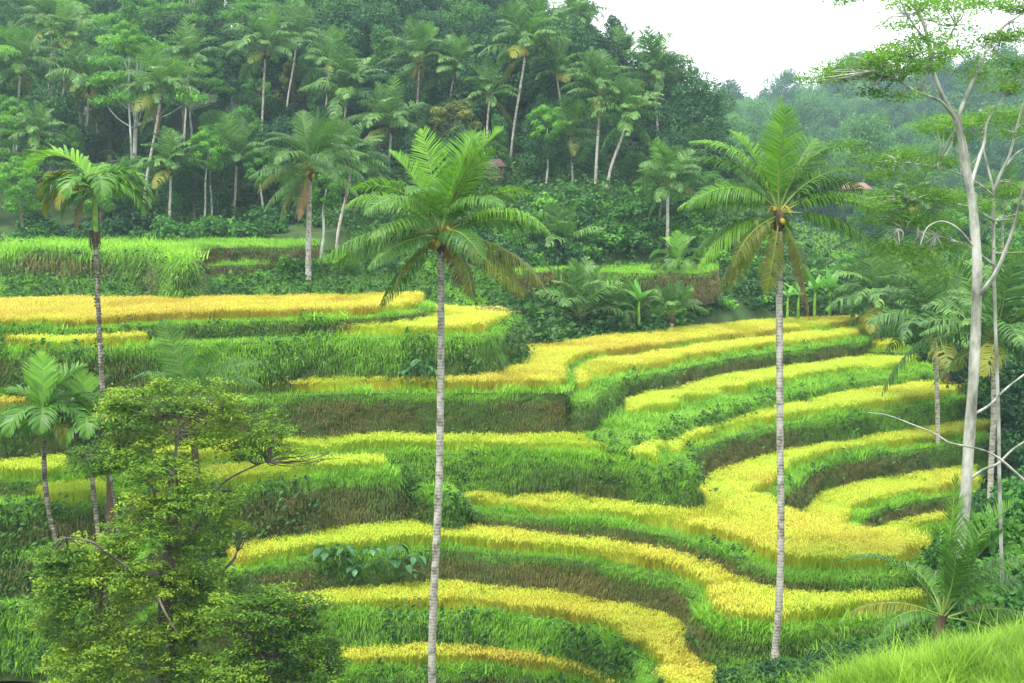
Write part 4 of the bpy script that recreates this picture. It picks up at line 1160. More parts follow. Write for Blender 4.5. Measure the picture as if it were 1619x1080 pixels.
# the wooded hill: trees set apart from one another
pts = []
tries = 0
rt = random.Random(99)
while len(pts) < 330 and tries < 30000:
    tries += 1
    D = 127 + 103 * rt.random() ** 1.15; u = rt.uniform(-70, 1085); x = (u - 809.5) / FPX * D
    lim = 1085 - max(0, (D - 150)) * 2.2
    if u > lim: continue
    if u > 830 and D > 200: continue
    if 700 < u < 1100 and D < 126: continue
    sp = 3.6 + (D - 127) * .02
    if all((x - a) ** 2 + (D - b) ** 2 > sp * sp for a, b in pts):
        pts.append((x, D))
# the palms stand clear of the crowns in front of them
CLEAR = [(255,95,385,150),(270,215,385,125),(420,20,225,150),(82,-5,110,165),(33,55,225,150),(140,80,195,146),(664,40,205,150),(548,85,200,142),(832,15,275,140),(908,-10,75,175),(950,95,325,128),(992,140,322,126),(1035,60,215,158),(375,205,372,130),(556,215,300,118),(620,150,240,138)]
CLEAR += [(u, v - 55, v + 55, D) for u, v, D, L in EXTRA]
def hides_palm(x, D, top=10.5):
    z = gz(x, D); u, vb = to_px(x, D, z); vt = to_px(x, D, z + top)[1]; w = .28 * top * FPX / D
    for pu, v0, v1, pd in CLEAR:
        wid = (26 if vt < v0 + 100 else 4) + w * .5
        if D < pd + 2.5 and abs(u - pu) < wid and vt < v1 - 12 and vb > v0:
            return True
    return False
low = {p for p in pts if hides_palm(*p)}
pts = [p for p in pts if p not in low or not hides_palm(*p, 5.5)]
print('hill trees', len(pts))
pg = ground([p[0] for p in pts], [p[1] for p in pts])
for (x, D), z in zip(pts, pg):
    u, v = to_px(x, D, z)
    left = u < 430
    q = rt.random()
    if left: key = 'pads' if q < .30 else 'mid' if q < .56 else 'tall' if q < .70 else 'dark' if q < .86 else 'light'
    elif u < 800: key = 'dark' if q < .60 else 'mid' if q < .82 else 'tall' if q < .94 else 'loose'
    else: key = 'mid' if q < .40 else 'dark' if q < .70 else 'light' if q < .86 else 'tall'
    s = {'dark': 1.15, 'mid': 1.05, 'pads': 1.0, 'tall': .95, 'loose': .95, 'light': 1.0}[key] * rt.uniform(.75, 1.25)
    if (x, D) in low: s *= .5
    elif D < 134: s *= .72
    uc, vc = to_px(x, D, z + 7 * s)
    lab = LAB[key] + ' ' + place_name(uc, vc)
    plant_tree(key, x, D, s, lab, 'trees of the wooded hill: ' + lab, z=z)

# trees of the valley on the right and beyond
vp = []
for u, D, key, s in [(1130,150,'mid',.8),(1175,165,'light',.9),(1215,175,'mid',.8),(1375,175,'light',.8),(1400,160,'mid',.9),(1440,150,'light',1.0),(1480,165,'mid',1.1),(1520,150,'dark',1.0),(1560,160,'light',1.1),(1600,148,'mid',1.1),(1640,152,'dark',1.1),
    (1120,132,'mid',.5),(1165,128,'light',.5),(1225,130,'mid',.4),(1290,122,'light',.3),(1340,126,'mid',.4),(1370,120,'light',.7),(1410,118,'mid',.7),(1450,114,'light',.8),(1500,116,'mid',.9),(1550,112,'light',.9),(1600,108,'mid',1.0),(1640,106,'dark',1.0),
    (1430,104,'mid',.55),(1468,100,'light',.55),(1510,98,'mid',.7),(1560,90,'dark',.8),(1610,88,'mid',.85),(1650,84,'dark',.9),(1590,72,'mid',.6),(1640,70,'dark',.7),
    (1120,240,'mid',1.2),(1180,250,'dark',1.2),(1240,262,'mid',1.2),(1300,255,'dark',1.2),(1360,260,'mid',1.2),(1420,250,'dark',1.3),(1480,246,'mid',1.2),(1540,255,'dark',1.3),(1600,240,'mid',1.3),(1150,210,'light',1.0),(1220,214,'mid',.9),(1380,212,'mid',1.0),(1440,200,'dark',1.1),(1500,198,'light',1.2),(1570,202,'mid',1.2),(1630,205,'dark',1.2)]:
    x, y = xy_at(u, D)
    if D > 190: where = 'far across the valley on the right'
    elif D > 140: where = 'in the middle of the valley on the right'
    elif u > 1380: where = 'behind the tall white tree at right'
    else: where = 'just behind the tall right coconut palm'
    where = place_name(*to_px(x, y, gz(x, y) + 6 * s), MARKS2) + (', far off' if D > 190 else '')
    plant_tree(key, x, y, s, LAB[key] + ' ' + where, 'valley trees: ' + LAB[key] + ' ' + where)

# a few that stand out on their own
plant_tree('pads', *xy_at(205, 140), 1.35, 'tall tree on a thin pale trunk with bright flat leaf layers at upper left', None, z=gz(*xy_at(205, 140)))
plant_tree('loose', *xy_at(712, 134), 1.05, 'sparse yellowish tree behind the top of the middle palm', None)
plant_tree('light', *xy_at(45, 122), .95, 'bright broad leaved tree at the left edge beside the areca crown', None)
plant_tree('light', *xy_at(1040, 117), .75, 'light green umbrella shaped tree behind the bright palm at the right end of the slope', None)

# bare slim trunks at the forest edge
def bare_trunk(u0, v0, u1, v1, D, r, label):
    b = at_depth(u0, v0, D); c = at_depth(u1, v1, D)
    t = thing('slim_tree', label, 'tree', tuple(b + Vector((0, 0, -.4))))
    d = c - b
    V, F = tube(catmull([(0, 0, 0), (d.x * .3 + .12, .1, d.z * .35), (d.x * .7 - .1, 0, d.z * .7), (d.x, 0, d.z)], 5), np.linspace(r, r * .6, 16), 6)
    link('trunk', MB().add(V, F).mesh('trunk', M_pale_bark, True), t)
    o = link('crown', VAR['light'][0][1], t, loc=(d.x, 0, d.z - 3.0), scale=.62)
for a in [(318,376,330,236,126,.12,'left one of two thin pale trunks at the forest edge'), (331,372,335,232,127,.12,'right one of two thin pale trunks at the forest edge'),
          (206,345,205,60,138,.13,'very tall thin pale trunk left of the grey trunked palm'), (22,310,30,180,140,.11,'thin pale trunk at the far left of the forest edge'),
          (413,355,414,262,128,.13,'straight pale trunk just left of the golden field palm'), (506,400,516,290,104,.13,'leaning pale trunk just right of the golden field palm'),
          (863,285,866,195,127,.10,'thin pale trunk on the shrubby slope right of the leaning white palm trunk')]:
    bare_trunk(*a)

# ------------------------------------------------------------------ shrubs
def shrub_mesh(seed, fol, n=900, leaf=.16, flat=.75):
    r = np.random.default_rng(seed); mb = MB(); st = MB()
    k = 14
    for i in range(k):
        a = i * 2.4; q = r.uniform(.1, .72)
        c = np.array([math.cos(a) * q, math.sin(a) * q, r.uniform(.25, .95) * flat * (1.1 - q * .5)])
        V, F = tube(catmull([[0, 0, 0], c * [.4, .4, .6], c], 3), np.linspace(.03, .008, 7), 4); st.add(V, F)
        m = n // k
        u = unit(r.normal(size=(m, 3))); P = c + u * (r.random((m, 1)) ** .5) * [.36, .36, .26]
        N = unit(u * .6 + [0, 0, .7] + r.normal(size=(m, 3)) * .4)
        V, F = leaf_cards(P, N, r.uniform(.6, 1.3, m) * leaf, r, .6)
        mb.add(V, F, 0, np.repeat(np.clip(r.uniform(.2, .8) + r.normal(size=m) * .12, 0, 1), 4))
    return st.mesh('stems', M_bark), mb.mesh('foliage', FOL[fol])
SHR = {'shrub': [shrub_mesh(200 + i, 'shrub') for i in range(4)], 'light': [shrub_mesh(220 + i, 'light', 700, .2) for i in range(3)], 'dark': [shrub_mesh(240 + i, 'dark', 1000, .15) for i in range(3)], 'small': [shrub_mesh(260 + i, 'shrub', 1500, .10, .7) for i in range(3)]}
def shrub(kind, x, y, s, label, group=None, z=None, tall=1.0):
    a, b = random.choice(SHR[kind])
    t = thing('shrub', label, 'shrub', (x, y, (gz(x, y) if z is None else z) - .15), group, random.uniform(0, 6.28))
    t.scale = (s, s, s * tall)
    link('stems', a, t); link('foliage', b, t)
rs = random.Random(5)
def shrubs(n, u0, u1, D0, D1, s0, s1, kinds, label, group, sp=1.4, tall=1.0):
    P = []; tries = 0
    while len(P) < n and tries < n * 60:
        tries += 1
        D = rs.uniform(D0, D1); u = rs.uniform(u0, u1); x, y = xy_at(u, D)
        if any((x - a) ** 2 + (y - b) ** 2 < sp * sp for a, b in P): continue
        if any(pip(np.array([x]), np.array([y]), t.poly)[0] for t in TL if t.z < CZ - 5): continue
        P.append((x, y))
    for x, y in P:
        kd = rs.choice(kinds); s = rs.uniform(s0, s1)
        lab = {'shrub': 'mid green', 'light': 'light green', 'dark': 'dark green', 'small': 'fine leaved'}[kd] + ' shrub ' + place_name(*to_px(x, y, gz(x, y) + s * .7), MARKS2)
        shrub(kd, x, y, s, lab, 'shrubs: ' + lab, tall=tall * rs.uniform(.85, 1.2))
shrubs(95, 735, 1115, 106, 121, 1.3, 2.4, ['shrub', 'shrub', 'dark', 'light'], 'thick green shrub on the steep slope below the right end of the forest', 'shrubs on the steep slope', 1.3)
shrubs(34, 840, 1300, 95, 108, 1.0, 1.7, ['shrub', 'light', 'dark'], 'leafy shrub in the hollow behind the upper right field', 'shrubs behind the upper right field', 1.5)
shrubs(30, -40, 520, 114, 128, 1.3, 2.4, ['dark', 'shrub', 'shrub'], 'dark shrub along the left forest edge behind the grass bank', 'shrubs along the forest edge', 2.0)
shrubs(18, 330, 800, 86, 103, .6, 1.25, ['shrub', 'light'], 'small bright shrub below the brown earth banks', 'shrubs below the earth banks', 1.5)
shrubs(26, 1110, 1420, 108, 150, 1.2, 2.4, ['shrub', 'light', 'light'], 'green shrub in the valley between the palms and the far meadow', 'shrubs in the valley', 2.2)
shrubs(24, 1390, 1640, 66, 112, 1.2, 2.3, ['shrub', 'dark', 'light'], 'green shrub on the valley side behind the tall white tree', 'shrubs behind the white tree', 1.9)
shrubs(12, 1500, 1640, 46, 62, 1.2, 2.0, ['light', 'shrub'], 'bright leafy shrub at the right edge below the white tree', 'shrubs below the white tree', 1.5, 1.2)
shrubs(26, 1050, 1450, 42.5, 47.5, .5, .9, ['small', 'small', 'dark'], 'dark leafy shrub on the bank below the curved rice band', 'shrubs on the bottom right bank', .75)
shrub('dark', *xy_at(1165, 103), 2.1, 'rounded dark olive bush behind the upper field left of the tall right palm')
shrub('light', *xy_at(306, 92.5), .95, 'bright round leafed bush at the back of the highest golden field, left')
shrub('light', *xy_at(340, 92.5), .9, 'bright round leafed bush at the back of the highest golden field, right')
shrub('light', *xy_at(462, 97), 1.9, 'light green bush just left of the golden field palm trunk', tall=1.25)
shrub('dark', *xy_at(15, 108), 2.8, 'large dark round bush at the left edge above the grass bank', tall=1.1)

# ------------------------------------------------------------------ far wooded ridge (one mass)
FR = []
for i in range(4):
    tr, cr = tree_mesh('round', 700 + i, 'dark' if i % 2 else 'mid', 10, 8)
    o = bpy.data.objects.new('far_tree%d' % i, cr); _templates['far_tree%d' % i] = o; FR.append('far_tree%d' % i)
n = 4200
Y = rng.uniform(285, 560, n); U = rng.uniform(1020, 2100, n); X = (U - 809.5) / FPX * Y
Z = ground(X, Y)
k = fbm(X * .03, Y * .03, 3) > .22
X, Y, Z = X[k], Y[k], Z[k]; n = len(X)
s = rng.uniform(.75, 1.5, n); s[rng.random(n) < .06] *= 1.5
scatter('far_wood', np.column_stack([X, Y, Z - .5]), np.column_stack([np.zeros(n), np.zeros(n), rng.uniform(0, 6.28, n)]), np.column_stack([s, s, s * rng.uniform(.8, 1.4, n)]), rng.random(n), FR, 'hazy blue green wood covering the far ridge on the right', 'wood')

# ------------------------------------------------------------------ the tall pale tree at right
def px_tree(name, label, D, branches, pads, bark, leaf_m, seed, base_uv, leaf=.15, dens=900, twigs=6, group=None, depth=.9, tintbias=0.0, spread=1.7, nup=1.0):
    """branches: (points in the picture with a depth shift in metres, start radius, end radius) ; pads: (u, v, ru, rv, leaves factor, depth shift)"""
    r = np.random.default_rng(seed)
    b = at_depth(*base_uv, D)
    t = thing(name, label, 'tree', tuple(b))
    tips = []
    for i, (pp, ra, rb) in enumerate(branches):
        P = np.array([at_depth(u, v, D + dd) - b for u, v, dd in pp])
        C = catmull(P, 5)
        mb = MB(); q = np.linspace(0, 1, len(C))
        V, F = tube(C, (ra + (rb - ra) * q ** .8) * (1 + .05 * np.sin(q * 40 + i)), 10 if ra > .1 else 6); mb.add(V, F)
        tips.append(C)
        link('trunk' if i == 0 else 'branch', mb.mesh('trunk' if i == 0 else 'branch', bark, True), t)
    allC = np.vstack(tips)
    cm, tw = MB(), MB()
    for (u, v, ru, rv, f, dd) in pads:
        ctr = np.array(at_depth(u, v, D + dd) - b); sx = ru / FPX * D; sz = rv / FPX * D
        sy = max(sx * depth, .25)
        m = int(dens * f * sx * sy * 3.0)
        if m < 10: continue
        k = max(4, int(m / 34))
        # sprays: little clusters of leaflets
        uu = unit(r.normal(size=(k, 3))); S = ctr + uu * (r.random((k, 1)) ** .42) * [sx, sy, sz]
        near = allC[np.argmin(((allC - ctr) ** 2).sum(1))]
        for j in range(min(twigs, k)):
            e = S[r.integers(k)]
            V, F = tube(catmull([near, (near + e) / 2 + r.normal(size=3) * .12, e], 3), np.linspace(.022, .006, 7), 4); tw.add(V, F)
        per = m // k
        C = np.repeat(S, per, 0) + r.normal(size=(k * per, 3)) * [leaf * spread, leaf * spread, leaf * spread * .35]
        N = unit(r.normal(size=(k * per, 3)) * .5 + [0, -.15, nup])
        tn = np.repeat(np.clip(.45 + tintbias + r.normal(size=k) * .16 + (S[:, 2] - ctr[2]) / max(sz, .05) * 0 + r.normal() * .16, 0, 1), per) + r.normal(size=k * per) * .08
        V, F = leaf_cards(C, N, r.uniform(.55, 1.2, k * per) * leaf, r, .42)
        cm.add(V, F, 0, np.repeat(np.clip(tn, 0, 1), 4))
    link('crown', cm.mesh('crown', leaf_m), t)
    if tw.n:
        tag(link('twigs', tw.mesh('twigs', bark), t), kind='stuff')
    return t

px_tree('tall_white_tree', 'tall white barked tree with a forked crown of feathery layers at right', 40,
 [([(1512,880,0),(1524,810,0),(1532,700,0),(1541,560,0),(1545,430,0),(1541,360,0),(1536,305,0)], .18, .12),
  ([(1536,310,0),(1524,255,0),(1513,195,-.2),(1490,152,-.4),(1475,112,-.5),(1467,62,-.5),(1453,22,-.4),(1424,-12,-.2)], .10, .035),
  ([(1538,312,0),(1527,240,.1),(1517,188,.2),(1526,155,.4),(1541,122,.5),(1557,84,.6),(1580,48,.8),(1612,24,1.0),(1650,-10,1.3)], .075, .028),
  ([(1512,190,-.2),(1487,160,-.8),(1450,145,-1.5),(1412,122,-2.2),(1385,112,-2.6)], .055, .018),
  ([(1470,90,-.5),(1482,70,.2),(1497,66,.6),(1514,32,1.0),(1534,-12,1.5)], .045, .02),
  ([(1468,70,-.5),(1445,40,-1),(1430,15,-1.4),(1418,-10,-1.6)], .035, .015),
  ([(1545,470,0),(1572,435,-.5),(1590,395,-.8),(1604,355,-1),(1614,312,-1.2),(1624,270,-1.3)], .065, .03),
  ([(1541,392,0),(1515,362,-.4),(1490,350,-.8),(1466,360,-1),(1455,388,-1.1)], .035, .012),
  ([(1533,758,0),(1556,742,-.3),(1578,733,-.5),(1600,712,-.7),(1625,695,-.9)], .05, .028),
  ([(1540,655,0),(1565,640,.3),(1590,615,.6),(1622,590,1)], .05, .025),
  ([(1500,700,-3.5),(1475,684,-3.4),(1450,674,-3.2),(1405,657,-3.0),(1372,652,-2.8)], .026, .008),
  ([(1620,760,-3.0),(1567,717,-3.4),(1500,700,-3.5)], .04, .026),
  ([(1532,300,0),(1548,250,.6),(1556,226,.8),(1562,190,1.1),(1590,150,1.5)], .06, .025)],
 [(1300,122,26,9,.9,-2.6),(1345,108,40,13,1.0,-2.4),(1390,92,42,15,1.0,-2.2),(1430,78,40,16,1.0,-1.6),(1465,66,36,14,.9,-1.0),(1400,118,50,9,.7,-2.0),(1450,108,45,10,.6,-1.2),(1505,85,40,12,.8,.2),(1530,105,30,10,.5,.5),
  (1570,62,40,12,.8,.8),(1610,58,30,14,.9,1.0),(1590,100,35,10,.6,1.2),(1440,10,40,14,.9,-1.2),(1490,6,36,12,.8,.6),(1550,4,50,12,.8,1.2),(1605,8,40,12,.9,1.2),(1612,110,30,14,.7,1.0),(1375,145,40,8,.35,-2.2),(1420,152,40,8,.35,-1.8),(1275,128,12,5,.5,-2.8),(1590,140,40,10,.6,1.2),(1335,-2,30,6,.5,-2.0),(1400,100,60,22,.35,-1.8),(1460,95,60,24,.35,-.8),(1540,60,60,26,.3,.6),(1595,75,50,30,.35,1.0),(1480,30,60,24,.3,0),(1550,120,50,18,.35,.8),(1330,118,40,14,.4,-2.4),(1420,40,40,14,.3,-1.2)],
 M_pale_bark, M_feather_leaf, 301, (1512, 880), leaf=.12, dens=490, depth=1.0)
px_tree('pale_forked_tree', 'pale forked tree with broad feathery layers behind the tall white tree', 47,
 [([(1586,960,0),(1581,800,0),(1578,640,0),(1574,520,0),(1571,400,0),(1571,296,0)], .065, .055),
  ([(1571,300,0),(1562,265,.2),(1555,235,.4),(1554,208,.6),(1562,180,.8)], .045, .022),
  ([(1571,300,0),(1585,268,0),(1596,245,-.2),(1608,200,-.5),(1622,155,-.8),(1640,110,-1)], .055, .03),
  ([(1572,350,0),(1540,330,-1),(1490,318,-2),(1440,312,-3)], .05, .015),
  ([(1573,420,0),(1530,390,-1),(1480,372,-2),(1420,362,-3)], .045, .015),
  ([(1572,310,0),(1530,280,-1),(1470,262,-2),(1420,256,-2.6)], .04, .012),
  ([(1590,262,0),(1610,240,.5),(1640,225,1)], .04, .02)],
 [(1490,196,46,13,.9,-1.6),(1540,188,44,14,.9,-.6),(1590,182,44,14,.9,.4),(1610,205,30,14,.8,0),(1520,215,40,9,.6,-1),
  (1395,252,34,12,.9,-2.6),(1435,248,36,13,1,-2.2),(1480,256,34,12,.9,-1.6),(1400,275,40,9,.6,-2.2),
  (1395,318,40,14,1,-3),(1440,306,42,13,1,-2.6),(1490,312,42,13,1,-2),(1540,330,36,12,.8,-1),(1420,345,48,13,.9,-2.6),(1475,352,44,13,.9,-2.0),
  (1400,392,40,14,.8,-2.8),(1450,398,44,14,.9,-2.2),(1500,385,36,13,.8,-1.4),(1595,300,36,12,.8,.4),(1608,345,28,14,.9,.4),(1600,400,30,14,.8,.3),(1470,430,36,12,.6,-2)],
 M_pale_bark, M_feather_leaf, 303, (1586, 960), leaf=.14, dens=340, depth=1.0)
# thin leaning trunk carrying the shaggy palm is a palm; a second thin stem leans beside it
# ------------------------------------------------------------------ leafy trees at lower left
NL = [
 ('leafy_tree', 'big leafy tree with yellow green tops filling the lower left', 37,
  [([(256,1400,0),(258,1230,0),(262,1080,0),(262,960,0),(268,880,0),(275,800,0),(272,740,0)], .30, .12),
   ([(262,950,0),(235,915,-.5),(195,900,-1),(165,915,-1.4)], .075, .025),
   ([(265,905,0),(215,905,-1.2),(150,860,-1.8),(105,850,-2)], .06, .02),
   ([(268,880,0),(300,850,.4),(330,800,.8),(352,765,1.0),(385,745,1.3),(420,730,1.5)], .055, .018),
   ([(270,800,0),(240,770,.5),(215,745,.8),(190,720,1)], .07, .02),
   ([(272,750,0),(280,700,.2),(285,650,.3)], .07, .025),
   ([(262,980,0),(320,930,.8),(365,890,1.2),(375,872,1.4)], .08, .025),
   ([(264,1000,0),(340,985,1),(410,960,1.6),(460,950,2)], .055, .018),
   ([(250,945,-1.6),(262,970,-1.8),(280,1000,-1.9)], .035, .02)],
  # upper, yellow green
  [(205,622,42,18,.9,.6),(250,606,38,16,.8,.4),(180,655,32,16,.7,.6),(290,640,42,20,.8,.2),(340,636,30,22,.8,.8),(225,660,45,18,.8,.4),(255,690,50,16,.7,.3),(200,690,40,14,.7,.8),(310,690,40,16,.6,.2),(365,660,26,18,.7,1.2),
   (150,735,44,16,.9,.6),(195,725,44,16,.9,.4),(240,740,50,18,.8,0),(290,748,46,20,.7,0),(345,690,40,14,.7,1.2),(390,700,44,18,.7,1.5),(440,700,40,18,.6,1.7),(475,715,34,20,.6,1.8),(510,735,26,16,.4,1.8),
   (230,785,46,16,.6,-.2),(205,812,36,20,.6,.2),(350,792,40,16,.5,.8),(378,852,34,18,.45,1.2),(185,848,40,20,.8,-.6),(420,660,30,16,.45,1.5),(330,620,26,14,.4,.8),(290,800,50,22,.8,-.2),(340,830,42,18,.7,.4),(250,840,50,20,.8,-.5),(300,860,50,24,.9,0),
   # middle and skirt
   (150,870,50,20,1,-1.2),(105,885,40,18,1,-1.6),(180,905,55,22,1,-1.2),(85,925,42,22,1,-1.8),(130,950,55,24,1,-1.6),(200,955,60,26,1,-1),(260,920,50,24,.9,-.4),(320,915,50,24,1,.4),(365,925,40,20,.9,1),
   (90,985,48,24,1,-1.6),(160,1010,60,26,1,-1.4),(230,1010,56,26,.9,-1),(300,985,55,28,1,.2),(350,985,50,26,1,.8),(120,1050,55,26,1,-1.6),(200,1065,55,26,.8,-1.2),(300,1050,55,26,.8,0)], 401, (256, 1400), .2),
 ('leafy_tree', 'dense lower green tree in the bottom left, right of the big leafy tree', 36,
  [([(418,1420,0),(420,1230,0),(425,1120,0),(430,1040,0),(432,985,0)], .16, .06), ([(428,1060,0),(460,1010,.6),(490,985,1)], .06, .02), ([(428,1060,0),(395,1010,-.4),(375,985,-.6)], .06, .02), ([(430,1020,0),(480,1030,.8),(515,1035,1.2)], .05, .02)],
  [(400,945,36,18,1,.2),(440,950,40,20,1,.4),(480,968,34,18,1,.8),(425,985,46,24,1.1,0),(480,1005,42,22,1.1,.8),(385,1000,42,24,1,-.4),(520,1020,30,20,1,1.2),(440,1040,55,26,1.1,0),(500,1055,46,24,1.1,.8),(380,1055,46,26,1,-.4),(540,1062,22,16,1,1.2),(470,1085,70,26,1,.3),(350,960,36,20,.8,-.4)], 403, (418, 1420), -.05)]
for name, lab, D, br, pads, seed, buv, tb in NL:
    pads = [(u + rs.uniform(-8, 8), v + rs.uniform(-8, 8), ru * rs.uniform(.6, 1.15), rv * rs.uniform(1.2, 1.9), f * .7, dd) for u, v, ru, rv, f, dd in pads]
    px_tree(name, lab, D, br, pads, M_bark, M_near_leaf, seed, buv, leaf=.125, dens=1450, tintbias=tb, depth=1.15, twigs=7, spread=1.05, nup=1.5)
# a leafless branching tree skeleton shows through at left; trunk stump wrapped in fibre
def stump(u0, v0, u1, v1, D, r, label):
    b = at_depth(u0, v0, D); d = at_depth(u1, v1, D) - b
    t = thing('tree_stump', label, 'tree trunk', tuple(b))
    V, F = tube(catmull([(0, 0, 0), (d.x * .5, 0, d.z * .5), (d.x, 0, d.z)], 6), [r * 1.15, r * 1.1, r, r * 1.02, r * .95, r, r * .9, r * .6, r * .5, r * .42, r * .38, r * .3, .02], 9)
    link('trunk', MB().add(V, F).mesh('trunk', M_fibre, True), t)
stump(176, 862, 171, 748, 56.3, .22, 'short dark shaggy trunk standing behind the big leafy tree')

# ------------------------------------------------------------------ big leaved plants
M_taro = leaf_mat('taro_leaf', [(.03, .10, .035), (.06, .18, .06), (.11, .27, .10)], .3, rough=.4, objrand=.6, spec=.5)
M_taro_old = leaf_mat('yellow_taro_leaf', [(.25, .18, .02), (.45, .33, .03)], .3, objrand=.4)
M_stalk = noise_mat('leaf_stalk', [(.08, .16, .04), (.14, .25, .06)], 4, 3, bump=0)
M_banana = leaf_mat('banana_leaf', [(.06, .20, .025), (.11, .32, .035), (.18, .42, .05)], .4, rough=.4, objrand=.5, spec=.45)

def broad_leaf(w, l, n=5, droop=.5, notch=.18):
    """a broad blade along +X with a bent midrib"""
    mb = MB(); V = []
    for i in range(n + 1):
        q = i / n; ww = w * math.sin(math.pi * min(.97, q * .88 + .12)) ** .8
        x = l * q; z = -droop * l * q * q
        V += [[x - (notch * l if i == 0 else 0), -ww, z + ww * .25], [x, 0, z], [x - (notch * l if i == 0 else 0), ww, z + ww * .25]]
    F = []
    for i in range(n):
        a = i * 3; F += [[a, a + 1, a + 4, a + 3], [a + 1, a + 2, a + 5, a + 4]]
    return mb.add(V, np.array(F))
TARO_L = broad_leaf(.20, .46, 5, .55).mesh('leaf', M_taro, True)
TARO_O = broad_leaf(.18, .42, 5, .8).mesh('leaf', M_taro_old, True)
BAN_L = [broad_leaf(.27, 1.9, 9, d, 0).mesh('leaf', M_banana, True) for d in (.12, .3, .5)]
def taro(u, v, D, s, label, group, old=0, seed=0):
    r = random.Random(seed); b = at_depth(u, v, D)
    t = thing('taro_plant', label, 'plant', tuple(b), group, scale=s)
    mb = MB(); n = r.randrange(6, 9); L = []
    for i in range(n):
        a = i * 2.4 + r.random(); h = r.uniform(.35, .75); o = r.uniform(.15, .4)
        p = np.array([math.cos(a) * o, math.sin(a) * o - .05, h]); L.append((p, a))
        V, F = tube(catmull([[0, 0, -.15], p * [.4, .4, .6], p], 3), np.linspace(.022, .012, 7), 4); mb.add(V, F)
    link('stalks', mb.mesh('stalks', M_stalk), t)
    for i, (p, a) in enumerate(L):
        link('leaf', TARO_O if i < old else TARO_L, t, loc=tuple(p), rot=(r.uniform(-.3, .3), r.uniform(-.1, .5), a + r.uniform(-.4, .4)), scale=r.uniform(.75, 1.2))
k = 0
for u, v, s, old in [(490,896,1.0,0),(512,884,1.1,0),(536,894,.95,0),(505,912,.8,0),(560,908,.8,0),(588,880,.8,0),(614,898,1.0,0),(628,880,1.2,0),(638,906,1.0,1),(655,893,.9,0),(648,920,.8,1),(545,880,.9,0)]:
    k += 1
    if u < 575: taro(u, v, 59.4, s * .8, 'big leaved taro plant in the leftmost patch below the curved rice band', 'taro plants in the left patch', old, k)
    else: taro(u, v, 59.5, s * .8, 'big leaved taro plant in the patch left of the middle palm trunk' + (', yellow leaf' if old else ''), 'taro plants in the right patch' + (', yellow leaved' if old else ''), old, k)
for u, v, s, old in [(758,990,.85,0),(778,985,.8,0),(800,1000,.9,0),(820,992,1.0,0),(838,1000,1.15,0),(850,992,1.0,0),(842,1018,.9,1),(815,1015,.8,0)]:
    k += 1
    taro(u, v, 57.3, s, 'big leaved taro plant on the bottom centre terrace wall' + (' with a yellow leaf' if old else ''), 'taro plants on the bottom centre wall' + (', yellow leaved' if old else ''), old, k)
for u, v, s in [(655,596,.9),(672,590,1.0),(688,598,.8),(640,600,.6)]:
    k += 1
    taro(u, v, 69.2, s, 'pale big leaved plant at the foot of the upper left terrace wall', 'big leaved plants under the upper left wall', 0, k)
def banana(u, v, D, s, label, group, seed):
    r = random.Random(seed); b = at_depth(u, v, D)
    t = thing('banana_plant', label, 'plant', tuple(b), group, scale=s)
    V, F = tube([(0, 0, -.4), (0, 0, .8), (.05, 0, 1.5)], [.13, .11, .07], 7)
    link('stem', MB().add(V, F).mesh('stem', M_crownshaft, True), t)
    for i in range(7):
        link('leaf', BAN_L[i % 3], t, loc=(.04, 0, 1.4), rot=(r.uniform(-.25, .25), -R(r.uniform(30, 78)), i * 2.4 + r.uniform(-.3, .3)), scale=r.uniform(.7, 1.1))
for i, (u, v, D, s) in enumerate([(1288,492,106,1.0),(1262,496,105,.9),(1312,490,107,1.05),(1245,494,104,.8),(1330,488,107,.8)]):
    banana(u, v, D, s, 'bright green banana plant behind the far end of the upper right field', 'banana plants behind the upper right field', i)
for i, (u, v, D, s, lab) in enumerate([(1010,505,97,.9,'banana plant beside the low young palms behind the upper right field')]):
    banana(u, v, D, s, lab, None, 30 + i)

# ------------------------------------------------------------------ hut, house, steps, dry leaf heap
M_thatch = noise_mat('old_thatch', [(.04, .028, .024), (.08, .052, .044), (.12, .08, .066)], 6, 6, bump=.8, stretch=(1, 1, .3))
M_wood = noise_mat('old_wood', [(.07, .05, .035), (.16, .12, .08)], 4, 5, bump=.4, stretch=(1, 1, .2))
M_tile = noise_mat('clay_tiles', [(.18, .11, .085), (.28, .18, .14)], 8, 4, bump=.4)
M_wall = noise_mat('pale_plaster', [(.30, .31, .30), (.42, .42, .40)], 2, 5, bump=.1)
M_dark = noise_mat('dark_opening', [(.02, .02, .02), (.03, .03, .03)], 2, 2, bump=0)
M_stone = noise_mat('field_stone', [(.13, .12, .10), (.26, .25, .21), (.34, .33, .28)], 5, 6, bump=.6)
M_dry = leaf_mat('dry_leaf', [(.20, .13, .06), (.36, .26, .13), (.50, .40, .24)], .15, rough=.8)
def box(cx, cy, cz, sx, sy, sz):
    V = np.array([[cx + a * sx / 2, cy + b * sy / 2, cz + c * sz / 2] for c in (-1, 1) for b in (-1, 1) for a in (-1, 1)])
    return V, np.array([[0, 2, 3, 1], [4, 5, 7, 6], [0, 1, 5, 4], [2, 6, 7, 3], [0, 4, 6, 2], [1, 3, 7, 5]])
def gable(w, d, h, over, z):
    a, b = w / 2 + over, d / 2 + over
    V = [[-a, -b, z], [a, -b, z], [a, b, z], [-a, b, z], [-a * .62, 0, z + h], [a * .62, 0, z + h], [-a, -b, z - .1], [a, -b, z - .1], [a, b, z - .1], [-a, b, z - .1]]
    return V, [np.array([[0, 1, 5, 4], [2, 3, 4, 5], [6, 7, 1, 0], [8, 9, 3, 2], [7, 8, 2, 1], [9, 6, 0, 3]]), np.array([[1, 2, 5], [3, 0, 4]])]
b = at_depth(776, 284, 123)
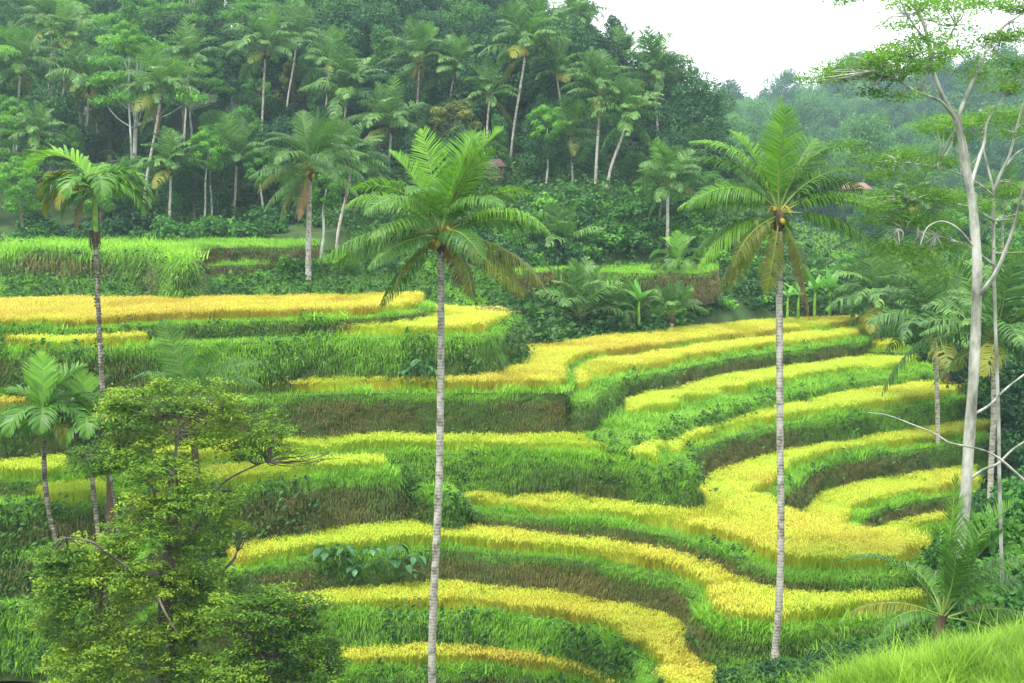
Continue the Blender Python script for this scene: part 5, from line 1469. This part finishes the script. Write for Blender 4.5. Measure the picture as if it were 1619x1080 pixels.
t = thing('hut', 'small dark open hut with a reddish thatched roof in the forest edge', 'hut', tuple(b), scale=.66)
link('platform', MB().add(*box(0, 0, .25, 3.4, 2.4, .25)).mesh('platform', M_wood), t)
for sx in (-1.5, 1.5):
    for sy in (-1, 1):
        link('post', MB().add(*box(sx, sy, .65, .13, .13, 2.1)).mesh('post', M_wood), t)
link('railing', MB().add(*box(0, -1.08, .75, 2.85, .06, .09)).mesh('railing', M_wood), t)
link('back_wall', MB().add(*box(0, .98, 1.0, 2.85, .05, 1.2)).mesh('back_wall', M_wood), t)
link('roof', MB().add(*gable(3.4, 2.4, .95, .35, 1.7)).mesh('roof', M_thatch), t)
b = at_depth(1352, 318, 205)
t = thing('house', 'small pale house with a clay tiled roof far in the valley', 'house', tuple(b), scale=.85)
link('wall', MB().add(*box(0, 0, .6, 4.0, 3, 2.8)).mesh('wall', M_wall), t)
link('roof', MB().add(*gable(4.0, 3, 1.1, .45, 2.02)).mesh('roof', M_tile), t)
link('door', MB().add(*box(-.5, -1.52, .3, .8, .06, 1.8)).mesh('door', M_dark), t)
link('window', MB().add(*box(.95, -1.52, .9, .9, .06, .8)).mesh('window', M_dark), t)
# stone steps where the two upper left terraces meet
b = Vector((*on_plane(523, 527, 6.4), CZ - 6.4))
t = thing('stone_steps', 'small stone steps joining the two upper left terraces', 'steps', tuple(b))
for i in range(4):
    link('step', MB().add(*box(0, i * .2, .1 + i * .19 - .06, .62, .3, .17)).mesh('step', M_stone), t)
link('side_stone', MB().add(*box(.44, .2, .36, .14, .2, .85)).mesh('side_stone', M_stone), t)
b = at_depth(778, 497, 81)
t = thing('dry_frond_heap', 'pile of dry pale palm leaves at the right end of the second golden strip', 'leaf pile', tuple(b))
rr = np.random.default_rng(8); m = 260
P = rr.normal(size=(m, 3)) * [.5, .35, .12] + [0, 0, .15]
V, F = leaf_cards(P, unit(rr.normal(size=(m, 3)) * .5 + [0, 0, 1]), rr.uniform(.2, .5, m), rr, .3)
link('leaves', MB().add(V, F, 0, np.repeat(rr.random(m), 4)).mesh('leaves', M_dry), t)

# ------------------------------------------------------------------ haze
zmin = float(GZ.min()) - 1.5
V, F = box(0, 490, (zmin + 110) / 2, 1480, 1100, 110 - zmin)
hm, ht, ho = new_mat('haze')
pv = ht.nodes.new('ShaderNodeVolumePrincipled')
pv.inputs['Color'].default_value = (.60, .82, 1.0, 1); pv.inputs['Density'].default_value = .00033; pv.inputs['Anisotropy'].default_value = 0.2
ht.links.new(pv.outputs[0], ho.inputs['Volume'])
hz = link('haze', MB().add(V, F).mesh('haze', hm))
tag(hz, 'thin blue haze over the valley', 'haze', kind='stuff')
